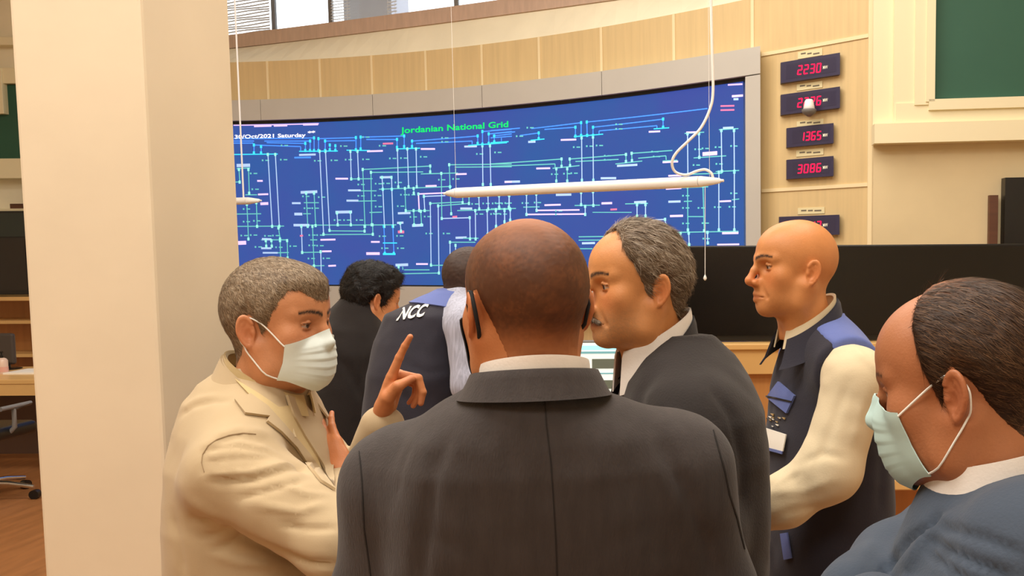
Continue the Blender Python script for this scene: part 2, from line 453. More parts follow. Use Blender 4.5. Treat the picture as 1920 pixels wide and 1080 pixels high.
def run(fz, spec, w=None, vn=True):
    for s in spec.strip().split(';'):
        q = s.split()
        if not q: continue
        c = q[0]; a = fz(float(q[1]), float(q[2])); b = fz(float(q[3]), float(q[4])); ww = float(q[5]) if len(q) > 5 else (3.2 if c in 'pr' else 1.9)
        line(c, a, b, ww, -.0035 - .0004 * 'bgwcprnGW'.index(c))
        if vn and abs(a[1] - b[1]) > 2 * abs(a[0] - b[0]) and abs(a[1] - b[1]) > 8:
            k = 'c' if c == 'b' else 'n'
            for e in (a, b): node(k, e, 4.2, 5.5)
        elif c in 'cg' and abs(a[0] - b[0]) > 20: pass
run(z6, """c 55 235 340 232;c 475 215 720 213;c 775 208 925 210;c 1090 200 1240 195;c 1545 178 1790 160;b 60 135 575 130;b 570 130 570 210;b 60 150 190 150;b 60 163 185 163;
b 255 150 545 150;b 545 150 545 210;b 270 160 515 165;b 515 165 515 210;b 190 175 485 185;b 485 185 485 210;b 190 175 190 225;b 235 185 235 225;b 598 135 598 210;b 598 135 835 128;b 835 128 835 205;
b 635 150 830 147;b 640 150 640 210;b 670 175 670 205;b 705 180 705 208;b 865 125 1140 118;b 865 125 865 200;b 1140 118 1140 185;b 900 140 1095 140;b 1095 140 1095 190;b 1190 150 1605 118;b 1190 150 1190 185;
b 1605 118 1605 165;b 1215 165 1570 150;b 1570 150 1570 170;b 1635 90 1820 75;b 1635 90 1635 170;b 1675 105 1820 90;b 1675 105 1675 165;b 1700 118 1820 105;b 1710 118 1710 155;b 1755 130 1755 150;
w 278 235 305 690;w 325 235 350 690;w 605 215 630 740;w 642 215 668 715;w 800 215 805 390;w 845 215 852 390;w 1097 205 1103 440;w 1160 200 1168 440;w 1215 200 1220 440;w 1635 180 1638 425;w 1683 180 1688 425;
g 800 390 940 388;g 875 330 1305 308;g 1305 308 1305 345;g 930 348 1260 345;g 930 348 935 680;g 878 330 892 690;g 1245 358 1480 352;g 1425 300 1820 295;g 1425 300 1430 440;g 1465 325 1465 350;g 1460 315 1820 312;
g 1375 355 1378 640;g 1430 440 1438 610;g 980 455 1440 437;w 1000 380 1005 455;w 1060 380 1062 455;w 1005 455 1015 690;w 1062 455 1070 690;w 985 380 1065 378 4;g 1145 450 1150 590;g 1200 450 1201 480;
p 1230 485 1400 478 2.4;p 1230 485 1235 590 2.6;w 1265 500 1400 495;w 1265 500 1270 590;g 1150 592 1300 590;g 1200 590 1203 680;g 1245 595 1250 680;w 1190 685 1260 682 5;w 1305 545 1310 935;w 1355 560 1360 985;
g 1305 545 1510 535;g 1510 500 1510 540;g 1550 500 1550 545;g 1355 560 1545 545;w 1380 640 1555 635;w 1555 635 1557 770;w 1590 590 1592 770;g 1480 765 1610 765;g 1590 790 1430 790;w 1430 790 1430 935;w 1465 810 1465 880;
g 1475 590 1820 580;w 1665 590 1668 740;w 1720 590 1722 690;w 1775 590 1777 680;w 1810 580 1812 660;w 1612 500 1615 580;w 1670 495 1672 580;w 1740 495 1742 575;w 1805 495 1805 575;
g 80 690 380 688;g 540 682 1090 680;g 630 742 945 740;g 668 718 890 720;g 890 690 890 720;g 940 680 942 740;w 715 605 720 680;w 800 600 803 680;w 705 600 810 598 5;w 485 475 590 470 5;
g 520 480 530 690;g 570 480 580 685;g 505 540 600 540;g 500 610 550 610;g 80 325 165 320;g 155 330 160 480;g 95 330 100 410;g 70 410 100 408;g 135 490 210 490;g 145 550 155 770;g 205 540 210 690;g 80 612 235 610;
g 345 700 355 770;g 235 775 400 775;w 240 770 300 772 4;g 265 780 268 815;g 300 780 303 815;g 355 780 358 890;g 400 780 403 890;g 340 857 410 855;w 490 690 495 855;g 560 690 570 940;g 490 855 610 853;w 612 850 615 985;
g 545 940 635 938;w 570 985 620 985;g 545 775 590 775;g 860 465 965 465;g 850 530 965 528;g 920 602 1000 600;b 1012 690 1018 860;b 1068 690 1075 860;c 1005 795 1095 795;c 1005 865 1085 865 3.5;w 1115 670 1120 720;w 1095 668 1135 666 4;
w 1085 935 1165 932 5;g 1105 945 1108 990;g 1108 990 1365 985;g 1310 937 1430 935;g 1140 965 1300 965;g 1130 945 1132 965""")
run(z6, """p 705 388 785 388;w 785 462 865 462 3.6;w 775 527 850 527 3.6;w 430 543 485 543 3.6;w 445 612 495 612 5;w 440 682 540 682 4.6;p 610 775 705 773;p 620 848 680 847;p 660 940 708 938;w 445 930 515 928 3.6;
p 905 215 1005 212;p 1245 200 1335 200;w 1520 185 1600 183 3.6;w 475 238 580 235 3.6;b 445 255 550 253 3;r 1005 167 1070 165;p 210 402 245 402;p 215 488 280 486;p 230 547 280 545 5;p 85 795 140 793 7;w 235 828 300 828 3.6;
w 245 857 340 857 3;p 930 788 985 788;p 900 862 985 862 5;w 1100 607 1180 605 4;p 1275 435 1345 433;p 1465 360 1535 358;p 1775 410 1820 408;w 1495 577 1570 577 4;r 1445 630 1475 628;w 1465 762 1535 760 4;r 1100 725 1140 725 5;
p 1215 928 1290 928;w 80 305 165 303 6;p 60 50 600 40 2;p 190 55 300 52 4;p 315 52 400 50 4;p 500 45 595 43 4;r 480 750 500 748 3""")
run(z7, """b 0 310 180 295;b 250 298 555 262;b 555 262 555 340;b 330 303 520 290;b 520 290 520 345;b 590 258 1330 175;b 590 258 592 340;b 628 290 1058 240;b 1058 240 1058 290;b 628 290 628 340;b 665 312 1020 280;b 665 312 665 335;b 1020 280 1020 295;
b 0 330 150 318;b 180 340 295 325;b 295 325 295 360;b 0 355 130 345;c 0 385 110 378;c 245 370 330 362;c 510 348 690 332;c 1000 300 1095 293;w 558 355 560 615;w 628 350 630 615;
g 0 515 435 485;g 435 485 435 530;g 0 530 395 515;g 395 515 395 535;g 485 485 830 457;g 485 485 487 525;g 830 457 830 500;g 520 500 785 487;g 865 450 1115 432;g 865 450 867 495;g 905 480 1075 465;g 1075 465 1077 490;g 380 542 545 525;g 765 515 930 497;g 1055 497 1145 492;
g 403 545 403 620;g 470 545 470 620;g 1190 328 1310 320;w 1208 330 1210 580;w 1278 330 1280 475;g 1400 305 1520 298;w 1415 310 1418 560;w 1493 310 1495 560;g 1245 478 1445 465;g 1380 562 1525 555;g 1155 580 1420 572;
g 1208 655 1210 920;g 1303 650 1310 925;w 1400 565 1400 920;w 1495 565 1495 920;g 1155 662 1335 655;g 1140 935 1520 928;g 1210 838 1310 838;w 1215 940 1218 1010;w 1330 935 1332 1000;w 1165 940 1165 970;g 1185 745 1235 743;g 1480 735 1525 730;
g 515 770 670 768;w 555 690 555 765;w 628 685 630 770;w 580 775 580 825;p 220 825 580 822 2.6;w 220 700 220 825;w 280 700 282 800;p 280 800 545 797 2.6;g 200 780 300 778;g 0 790 155 788;w 52 705 52 780;w 112 705 112 780;w 33 795 33 900;w 85 795 85 870;w 120 795 120 860;
g 825 760 965 757;w 898 765 898 835;w 950 765 950 835;g 625 812 865 812 1.5;w 1070 855 1075 890;w 1010 857 1075 855;g 540 962 695 960;g 540 983 690 982;w 560 1002 640 1000 4;g 540 1035 625 1035""")
run(z7, """p 430 368 525 365;p 970 318 1040 315;p 280 543 365 541;w 775 527 900 520 4;w 85 625 180 623 4;w 675 603 770 602 4;p 330 768 430 765;p 680 757 745 755 4;r 735 795 775 793;w 880 752 955 748 5;p 1090 588 1170 585;p 1075 668 1170 663;w 1090 747 1165 745 4;
p 1100 835 1180 833 4;p 1405 745 1475 742;p 1300 455 1390 448 7;p 1420 940 1520 938 4;p 1390 1010 1525 1008 3;w 400 705 495 703 4;r 1410 160 1495 158 3;r 1410 185 1495 183 3;p 1480 100 1548 95 4;w 1490 118 1520 117 4;p 1455 30 1545 25 3;p 1200 322 1270 320;w 1425 295 1490 292 4;w 230 380 275 378 4;p 1055 505 1150 500""")
# small readings beside the feeders
for (x, y) in [(245, 272), (360, 268), (575, 275), (680, 272), (770, 268), (880, 266), (1050, 260), (1120, 258), (1245, 250), (1600, 232), (1715, 222), (170, 355), (180, 455), (500, 500), (600, 505), (850, 425), (960, 420), (1010, 418), (1085, 412), (1360, 395), (1450, 390),
               (850, 497), (955, 495), (510, 575), (560, 575), (1120, 490), (1170, 490), (960, 565), (1100, 562), (700, 650), (760, 650), (840, 650), (125, 580), (125, 660), (190, 655), (170, 745), (110, 748), (260, 750), (310, 748), (540, 745), (590, 745), (1180, 630), (1270, 628), (985, 752), (1095, 750), (1280, 735), (1390, 735), (540, 810), (590, 812), (535, 893), (630, 892), (1000, 828), (1100, 828), (200, 820), (330, 822), (420, 815), (1570, 548), (1640, 545), (1700, 545), (1760, 545), (1600, 612), (1690, 612), (1750, 612), (740, 182), (985, 180), (365, 178), (880, 125), (1380, 130), (1380, 155)]:
    p = z6(x, y); node('g', p, 3.2, 3.2); line('g', (p[0] + 5, p[1]), (p[0] + 12, p[1]), 2.2)
for (x, y) in [(510, 412), (590, 406), (650, 402), (375, 578), (450, 575), (495, 572), (1255, 425), (1300, 420), (1380, 412), (1475, 405), (1245, 522), (1385, 515), (1180, 710), (1180, 785), (1275, 785), (1375, 780), (1465, 778), (1180, 880), (1300, 878), (1475, 695), (30, 755), (90, 755), (195, 755), (270, 752), (1305, 973), (160, 345), (225, 293), (770, 272), (770, 300), (700, 465), (700, 490), (990, 440), (1000, 470), (20, 820), (400, 803), (400, 825)]:
    p = z7(x, y); node('g', p, 3.2, 3.2); line('g', (p[0] + 5, p[1]), (p[0] + 12, p[1]), 2.2)
def text_mesh(txt, shear=0, extrude=0.0, bold=0):
    c = bpy.data.curves.new('t', 'FONT'); c.body = txt; c.size = 1; c.shear = shear; c.offset = bold; c.extrude = extrude; c.resolution_u = 3
    o = bpy.data.objects.new('t', c); COL.objects.link(o); bpy.context.view_layer.update()
    me = bpy.data.meshes.new_from_object(o.evaluated_get(bpy.context.evaluated_depsgraph_get()))
    V = np.array([v.co for v in me.vertices]); F = [tuple(p.vertices) for p in me.polygons]
    bpy.data.objects.remove(o); bpy.data.meshes.remove(me); V[:, 0] -= V[:, 0].min(); V[:, 0] /= V[:, 0].max(); return V, F
def text_px(mb, txt, a, b, h, place, shear=0, bold=.012):
    """write txt from pixel a to pixel b with cap height h on the surface `place` describes"""
    V, F = text_mesh(txt, shear, 0, bold); up = (0, -h / .7)
    mb.add([place(a[0] + (b[0] - a[0]) * v[0], a[1] + (b[1] - a[1]) * v[0] - h / .7 * v[1]) for v in V], F)
on_scr = lambda x, y: scr(x, y, -.008)
text_px(LINES['G'], 'Jordanian National Grid', (751, 250), (953, 238), 11, on_scr, bold=.02)
text_px(LINES['W'], '30/Oct/2021 Saturday', (440, 260), (573, 256.5), 7, on_scr, bold=.02)
text_px(LINES['W'], '**', (577, 253), (591, 252), 7, on_scr)
NM = {'b': 'blue_line', 'c': 'cyan_busbar', 'g': 'teal_line', 'w': 'pale_line', 'p': 'pink_label', 'r': 'red_label', 'n': 'mint_node', 'G': 'green_title', 'W': 'white_date'}
for c, m in LINES.items():
    m.build(NM[c], E_COL[c], vw)

# ================================================================ high window over the video wall
WL, WR = winx(300), winx(1500)
win = strip_win(WL, WR, ZF, ZF + .135, 0, .22, 30).build('window_1', M_FRAMEWOOD); win['kind'] = 'structure'
ZT = ZF + 1.25
for px in (340, 503, 611, 850, 985, 1130, 1300):
    x = winx(px); strip_win(x - .022, x + .022, ZF + .1, ZT, .11, .05, 2).build('window_frame', M_GREYPL, win)
xs = [winx(p) for p in (300, 503, 611, 850, 985, 1130, 1300, 1480)]
for a, b in zip(xs[:-1], xs[1:]):
    strip_win(a + .02, b - .02, ZF + .12, ZT, .14, .006, 4).build('window_pane', M_GLASS, win)
strip_win(WL, WR, ZT, ZT + .3, 0, .25, 30).build('window_head', M_CEIL, win)
def blind(pa, pb, z0, tilt, label, step=.028, wob=0):
    X0, X1 = winx(pa), winx(pb); xc = (X0 + X1) / 2
    t = empty('venetian_blind', (xc, winY(xc) + .07, ZT), label, 'blind', 'venetian blinds in the high window')
    m = MB(); z = z0; k = 0
    while z < ZF + .85:
        n = 8; xx = [X0 + (X1 - X0) * i / n for i in range(n + 1)]; c, s = math.cos(tilt) * .0125, math.sin(tilt) * .0125
        w = [wob * math.sin(k * 1.7 + i * 1.1) for i in range(n + 1)]
        f = [[(x, winY(x) + .07 - c, z - s + w[i]) for i, x in enumerate(xx)], [(x, winY(x) + .07 + c, z + s + w[i]) for i, x in enumerate(xx)]]
        m.slab(f, [[(q[0], q[1], q[2] - .0012) for q in r] for r in f]); z += step; k += 1
    m.build('slats', M_SLAT, t)
    for u in (.12, .88):
        x = X0 + (X1 - X0) * u; MB().tube([(x, winY(x) + .057, z0 - .01), (x, winY(x) + .057, ZT)], .0015, 5).build('ladder_cord', M_SLAT, t)
    strip_win(X0, X1, ZT - .04, ZT, .05, .04, 4).build('head_rail', M_SLAT, t)
blind(345, 500, ZF + .15, R(52), 'dense crooked venetian blind in the window bay right of the pillar', .027, .006)
blind(508, 608, ZF + .62, R(20), 'raised venetian blind in the bright white window bay')
blind(616, 652, ZF + .15, R(35), 'narrow venetian blind left of the grey outside wall', .028, .002)
blind(722, 740, ZF + .15, R(40), 'narrow strip of blind right of the grey outside wall', .03, .002)
blind(765, 846, ZF + .28, R(30), 'venetian blind in the middle of the high window', .032, .003)
blind(856, 982, ZF + .52, R(25), 'half raised venetian blind at the right end of the high window', .03, .003)
xa_, xb_ = winx(645) - .0, winx(722); ya_ = winY(xa_) + 1.2
t = MB(); t.box((xa_ * 1.13, ya_, ZF - .3), (xb_ * 1.13, ya_ + .6, ZT + 1.2)); o = t.build('outside_block', M_GREYWALL)
tag(o, 'grey outside wall block seen through the high window', 'building')

# ================================================================ other walls, floor, ceiling, pillar
CR = wray(1635, 300, .06); xr, yr = CR.x, CR.y
def rwY(x): return yr - .05 - (x - xr) * .16
m = MB(); m.slab([[(xr, rwY(xr), 0), (xr + 3.6, rwY(xr + 3.6), 0)], [(xr, rwY(xr), 5.2), (xr + 3.6, rwY(xr + 3.6), 5.2)]],
                 [[(xr, rwY(xr) + .3, 0), (xr + 3.6, rwY(xr + 3.6) + .3, 0)], [(xr, rwY(xr) + .3, 5.2), (xr + 3.6, rwY(xr + 3.6) + .3, 5.2)]])
wr = m.build('wall_right', mat('tan_plaster', (226, 206, 164), .75, noise=.05, nscale=2.5, bump=.25, bscale=9)); wr['kind'] = 'structure'
def rray(px, py, off=0):
    r = ray(px, py); t = (yr - .05 - off + xr * .16) / (r.y + .16 * r.x); return CAM + r * t
def rbox(name, x0, y0, x1, y1, d0, d1, m_, parent=None, bevel=.004):
    """box on the right wall between two picture corners, from d0 to d1 in front of it"""
    a = rray(x0, y0, d1); b = rray(x1, y1, d1); q = MB()
    f = [[(a.x, rwY(a.x) - d1, z), (b.x, rwY(b.x) - d1, z)] for z in (b.z, a.z)]; k = [[(a.x, rwY(a.x) - d0, z), (b.x, rwY(b.x) - d0, z)] for z in (b.z, a.z)]
    return q.slab(f, k).build(name, m_, parent, bevel=bevel)
c_ = rray(1840, 190)
gb = empty('green_board', (c_.x, c_.y, c_.z), 'large dark green board in a deep cream frame on the right wall', 'board')
rbox('panel', 1752, -330, 2080, 190, .0, .06, M_GREEN, gb, 0)
rbox('bead', 1742, -330, 1753, 190, .0, .10, M_TRIM, gb); rbox('bead', 1742, 186, 2080, 196, .0, .10, M_TRIM, gb)
rbox('frame', 1720, -330, 1742, 196, .0, .09, M_TRIM, gb); rbox('frame', 1680, -330, 1720, 250, 0, .07, M_TRIM, gb)
rbox('frame', 1680, 194, 2080, 240, .0, .08, M_TRIM, gb)
rbox('ledge', 1640, 232, 2080, 258, .0, .12, M_TRIM, gb)
rbox('side_panel', 1640, -330, 1676, 236, .0, .03, M_TRIM, gb)
sp = rbox('wall_screen', 1885, 333, 1990, 470, 0.02, .10, M_BLACK); tag(sp, 'black flat panel on the right wall at the edge of the picture', 'screen')
a_ = rbox('brown_post', 1856, 366, 1870, 480, .01, .05, M_DARKWOOD); tag(a_, 'short dark brown wooden strip on the right wall', 'strip')
# left far wall with its own board
YL = 9.65; XLL = -9.2
m = MB(); m.box((XLL, YL, 0), (XL + .3, YL + .3, 5.2)); wl = m.build('wall_left', M_PLASTER); wl['kind'] = 'structure'
def lbox(name, x0, y0, x1, y1, Y, th, m_, parent=None, bevel=.004):
    a = P(x0, y0, Y); b = P(x1, y1, Y); q = MB(); q.box((a.x, Y, b.z), (b.x, Y + th, a.z)); return q.build(name, m_, parent, bevel=bevel)
c_ = P(10, 230, YL - .1)
lb = empty('green_board', tuple(c_), 'grey green board in a cream frame on the far wall left of the pillar', 'board')
lbox('panel', -120, 160, 60, 300, YL - .05, .05, M_GREEN, lb, 0); lbox('frame', -120, 128, 60, 156, YL - .1, .1, M_TRIM, lb); lbox('frame', -120, 128, 7, 213, YL - .12, .12, M_TRIM, lb)
lbox('frame', -120, 70, 60, 84, YL - .1, .1, M_TRIM, lb); lbox('ledge', -120, 298, 60, 334, YL - .16, .16, M_TRIM, lb)
lbox('frame', 60, 70, 90, 334, YL - .1, .1, M_TRIM, lb)
o = lbox('wall_shelf', -120, 392, 70, 398, YL - .14, .14, M_TRIM); tag(o, 'thin cream shelf on the far wall left of the pillar', 'shelf')
o = lbox('small_box', 18, 382, 50, 392, YL - .12, .08, M_DARKWOOD); tag(o, 'small brown box on the thin cream shelf left of the pillar', 'box')
m = MB(); m.box((-9.2, -4.5, -.12), (6.5, 10.2, 0)); fl = m.build('floor', M_FLOOR); fl['kind'] = 'structure'
m = MB(); m.box((-9.2, -4.5, 5.2), (6.5, 10.2, 5.35)); o = m.build('ceiling', M_CEIL); o['kind'] = 'structure'
m = MB(); m.box((-9.4, -4.7, 0), (6.5, -4.5, 5.2)); o = m.build('wall_rear', M_PLASTER); o['kind'] = 'structure'
m = MB(); m.box((-9.4, -4.7, 0), (-9.2, 10.2, 5.2)); o = m.build('wall_side', M_PLASTER); o['kind'] = 'structure'
m = MB(); m.box((xr + 3.5, -4.7, 0), (xr + 3.7, rwY(xr + 3.6) + .3, 5.2)); o = m.build('wall_far_right', M_PLASTER); o['kind'] = 'structure'
# square pillar
YP = 3.05
a, b = P(50, 540, YP), P(292, 540, YP); c = P(436, 540, YP + .5)
t_ = (b.x * 1.0)
m = MB(); m.box((a.x, YP, 0), (b.x, P(435, 400, YP).y + .56, 5.2)); o = m.build('pillar', M_PILLAR, bevel=.012); tag(o, 'tall square cream plastered pillar behind the man in beige', 'pillar', kind='structure')
# ================================================================ people: heads
HM = R(10)
class Head:
    """a head modelled in its own frame: x forward, y to its left, z up, origin between the ears"""
    D = dict(S=1.0, L=1.0, nose=0.0, nosez=0.0, hump=0.0, chin=0.0, jaw=0.0, wide=1.0, brow=0.0, cheek=0.0, crown=0.0, back=0.0, neck=.056, nk=(-.035, 0, -.17), lips=0.0, ear=.87, jowl=0.0, forehead=0.0, earflare=25, nb=.0)
    def __init__(s, yaw, pitch, roll, anchor=None, at=None, **k):
        s.p = dict(Head.D); s.p.update(k); S = s.p['S']
        s.R = np.array(Matrix.Rotation(R(yaw), 3, 'Z') @ Matrix.Rotation(R(-pitch), 3, 'Y') @ Matrix.Rotation(R(roll), 3, 'X'), dtype=np.float64) * S
        s.R[:, 0] *= s.p['L']
        s.t = np.zeros(3); s.t = np.array(at, float) - s.R @ np.array(anchor, float)
    def w(s, p): return np.asarray(p, float) @ s.R.T + s.t
    def l(s, p): return ((np.asarray(p) - s.t.astype(np.float32)) @ np.linalg.inv(s.R).T.astype(np.float32))
    def ear_f(s, p, e=None):
        """p has y >= 0"""
        g = s.p; a = R(g['earflare']); W = .0765 * g['wide']; c = A(-.012, W + .004, .004)
        u = A(-math.cos(a), math.sin(a), 0); n = A(math.sin(a), math.cos(a), 0); t = R(12)
        wv = A(0, 0, 1) * math.cos(t) + u * math.sin(t); uu = u * math.cos(t) - A(0, 0, 1) * math.sin(t)
        q = (p - c) / g['ear']; U, Wz, Nn = q @ uu, q @ wv, q @ n
        asy = np.where(Wz < 0, 1 + np.clip(-Wz, 0, .03) * 9, 1)                      # narrower lobe
        k = np.sqrt((U * asy / .0185) ** 2 + (Wz / .033) ** 2)
        disc = np.maximum((k - 1) * .018, np.abs(Nn - .12 * np.abs(U)) - .0032)
        rim = np.sqrt(((k - .93) * .020) ** 2 + (Nn - .0035) ** 2) - .0036
        rim = np.maximum(rim, np.where((U < -.004) & (Wz < .012), .004, -1))
        k2 = np.sqrt((U * asy / .0185) ** 2 + (Wz / .033) ** 2)
        anti = np.sqrt(((k2 - .58) * .020) ** 2 + (Nn - .002) ** 2) - .0030
        anti = np.maximum(anti, np.where(U < -.001, .004, -1))
        d = smin(disc, rim, .004); d = smin(d, anti, .003)
        con = np.sqrt(((U + .004) / .0075) ** 2 + ((Wz + .006) / .012) ** 2 + ((Nn - .006) / .008) ** 2) - 1
        d = smax(d, -con * .0075, .003)
        root = np.sqrt(((U + .006) / .012) ** 2 + (Wz / .026) ** 2 + ((Nn + .008) / .009) ** 2) - 1
        d = smin(d, root * .009, .004)
        tr = np.sqrt((U + .013) ** 2 + (Wz + .005) ** 2 * .6 + (Nn - .001) ** 2) - .0045
        return smin(d, tr, .004) * g['ear']
    def f(s, p, ears=True, features=True):
        g = s.p; p = np.array(p, np.float32, copy=True); p[..., 1] = np.abs(p[..., 1]); w = g['wide']
        d = ell(p, (-.008 - g['back'] * .5, 0, .042 + g['crown'] * .5), (.098 + g['back'], .0765 * w, .089 + g['crown'] * .5))
        d = smin(d, ell(p, (.032, 0, .052), (.064 + g['forehead'], .064 * w, .064)), .02)
        d = smin(d, ell(p, (.040, 0, -.012), (.051, .063 * w, .074)), .022)
        d = smin(d, ell(p, (.066 + g['lips'], 0, -.045), (.034, .034 * w, .042)), .018)
        jw = g['jaw']
        d = smin(d, cone(p, (.002, .053 * w, -.03), (.018, .051 * w + jw, -.068), .018, .016 + g['jowl']), .025)
        d = smin(d, cone(p, (.018, .050 * w + jw, -.068), (.078 + g['chin'], .014, -.086), .016 + g['jowl'], .014), .022)
        d = smin(d, ell(p, (.083 + g['chin'], 0, -.085), (.016, .021, .016)), .014)
        d = smin(d, ell(p, (.042, 0, -.070), (.048, .044 * w, .026 + g['jowl'])), .025)
        d = smin(d, sph(p, (.058, .046 * w, -.008), .021 + g['cheek']), .022)
        d = smin(d, ell(p, (.044, .039 * w, -.043), (.033, .0235 + g['cheek'], .037)), .022)
        d = smin(d, cone(p, g.get('nk0', (-.012, 0, -.05)), g['nk'], g['neck'], g['neck'] + .006, ((0, 1, 0), 1.0)), .03)
        d = smin(d, cone(p, (-.006, .062, -.03), (.012, .022, -.150), .012, .013), .03)
        if features:
            d = smin(d, cone(p, (.089 + g['brow'], .010, .034), (.067 + g['brow'] * .5, .046 * w, .036), .0095, .0085), .014)
            d = smax(d, -ell(p, (.096, .032, .014), (.019, .018, .013)), .012)
            N = g['nose']; nz = g['nosez']
            br = cone(p, (.090 + g['brow'] * .7, 0, .030), (.104 + N * .5 + g['hump'], 0, .006 + nz * .5), .0065, .0078)
            br = smin(br, cone(p, (.104 + N * .5 + g['hump'], 0, .006 + nz * .5), (.1175 + N, 0, -.017 + nz), .0078, .0098), .006)
            br = smin(br, sph(p, (.118 + N, 0, -.019 + nz), .0104 + g['nb']), .004)
            br = smin(br, ell(p, (.103 + N * .7, .0125, -.023 + nz), (.0115, .0075 + g['nb'] * .5, .0085)), .005)
            br = smin(br, cone(p, (.112 + N, 0, -.026 + nz), (.098, 0, -.034), .005, .006), .008)
            d = smin(d, br, .012)
            d = smax(d, -ell(p, (.109 + N * .9, .0068, -.0325 + nz), (.006, .0032, .0045)), .002)
            d = smax(d, -cone(p, (.101, .021, -.020), (.086, .036, -.056), .002, .002), .010)
            Lp = g['lips']
            d = smin(d, cone(p, (.101 + Lp, 0, -.0495), (.086 + Lp, .023, -.0555), .0062, .0030), .007)
            d = smin(d, cone(p, (.099 + Lp, 0, -.0635), (.085 + Lp, .021, -.0575), .0072, .0035), .007)
            d = smax(d, -cone(p, (.112 + Lp, 0, -.0560), (.0885 + Lp, .027, -.0570), .0016, .0012), .003)
            # eyeball behind a pair of lids
            d = smin(d, sph(p, (.0735, .032, .0155), .0122), .002)
            d = smin(d, cone(p, (.0848, .0245, .0205), (.0810, .0425, .0190), .0026, .0024), .003)
            d = smin(d, cone(p, (.0838, .0245, .0098), (.0800, .0410, .0105), .0022, .0020), .003)
            d = smin(d, cone(p, (.0868, .033, .0225), (.0868, .030, .0222), .0022, .0022), .004)
        if ears: d = smin(d, s.ear_f(p), .004)
        return d
    def fw(s, p, **k): return s.f(s.l(p), **k) * s.p['S']
    def mesh(s, h=.0026, zmin=-.17, ears=True):
        g = s.p
        lo = (-.135 + min(0, g['nk'][0]), -.1, zmin); hi = (.15, .1, .155)
        V, Q = nets(lambda p: s.f(p, ears=ears), lo, hi, h)
        return V, Q
    def colours(s, V, skin=(205, 135, 82), stubble=None, brow=(60, 48, 40), lips=(176, 98, 78), ruddy=(206, 112, 72), eyes=True, browt=1.0, age=0):
        p = V.copy(); p[:, 1] = np.abs(p[:, 1]); g = s.p
        lin = lambda c: np.array(srgb(c)); n = len(V); C = np.tile(lin(skin), (n, 1))
        def mixin(c, wgt): nonlocal C; wgt = np.clip(wgt, 0, 1)[:, None]; C = C * (1 - wgt) + lin(c) * wgt
        gs = lambda c, r: np.exp(-(((p - np.array(c)) / np.array(r)) ** 2).sum(1))
        mixin(ruddy, .55 * gs((.115 + g['nose'], 0, -.015), (.02, .02, .02)) + .4 * gs((.075, .042, -.012), (.03, .025, .025)) + .5 * gs((-.012, .09, 0), (.03, .018, .035)))
        nz = vnoise(V, 90, 1) * .5 + vnoise(V, 220, 2) * .5
        C *= (1 + .05 * nz + .04 * vnoise(V, 30, 3))[:, None]
        if stubble is not None:
            c, a = stubble
            m = 1 / (1 + np.exp(-((p[:, 0] - .035) * 90))) * 1 / (1 + np.exp((p[:, 2] + .035 + (p[:, 0] - .08).clip(-1, 0) * .3) * 140)) * 1 / (1 + np.exp(-(p[:, 2] + .115) * 160))
            m = m + .9 * gs((.10, 0, -.04), (.02, .026, .007)); mixin(c, a * m * (.75 + .5 * vnoise(V, 420, 5)))
        mixin(lips, .85 * gs((.099 + g['lips'], 0, -.0565), (.016, .022, .0085)))
        t = np.clip((p[:, 1] - .010) / .038, 0, 1); zb = .0365 + .006 * np.sin(t * 2.4) - .001
        on = (p[:, 1] > .007) & (p[:, 1] < .052) & (p[:, 0] > .045)
        mixin(brow, browt * np.where(on, np.exp(-((p[:, 2] - zb) / (.0048 - .002 * t)) ** 2), 0) * (.8 + .4 * vnoise(V, 500, 6)))
        if eyes:
            e = np.linalg.norm(p - np.array((.0735, .032, .0155)), axis=1) < .01265
            inn = e & (p[:, 0] > .078) & (np.abs(p[:, 2] - .0145) < .0040)
            C[inn] = lin((178, 158, 144)); ir = inn & (np.hypot(p[:, 1] - .0315, p[:, 2] - .0152) < .0056); C[ir] = lin((42, 26, 18))
            lash = (p[:, 0] > .076) & (np.abs(p[:, 1] - .033) < .012) & (np.abs(p[:, 2] - .0185) < .0016); mixin((52, 34, 26), .75 * lash)
            mixin((150, 92, 62), .35 * gs((.083, .033, .002), (.02, .014, .006)))
        return C
    # ------------------------------------------------ hair
    def line(s, phi, pts):
        a = np.abs(phi); xs = [R(q[0]) for q in pts]; return np.interp(a, xs, [q[1] for q in pts])
    def hair(s, pts, t0, h=.003, soft=.02, noise=.0008, nsc=260, extra=None, seed=0, lump=0, top=None):
        """hair volume above a hairline given as (azimuth from the nose, height)"""
        def fn(p):
            p = np.asarray(p, np.float32); phi = np.arctan2(p[..., 1], p[..., 0] - .0); zl = s.line(phi, pts).astype(np.float32)
            d = p[..., 2] - zl; t = t0 * np.clip(d / soft, 0.06, 1)
            if top is not None: t = t + top(p)
            base = s.f(p, ears=False, features=False) - t
            r = smax(base, -d * .8, .003)
            return r if extra is None else extra(p, r)
        V, Q = nets(fn, (-.145, -.105, -.12), (.13, .105, .18), h, newton=2)
        N = normals(V, Q)
        if noise: V = V + N * (noise * (vnoise(V, nsc, seed) + .6 * vnoise(V, nsc * 2.3, seed + 1)) + lump * vnoise(V, 55, seed + 2))[:, None]
        return V, Q
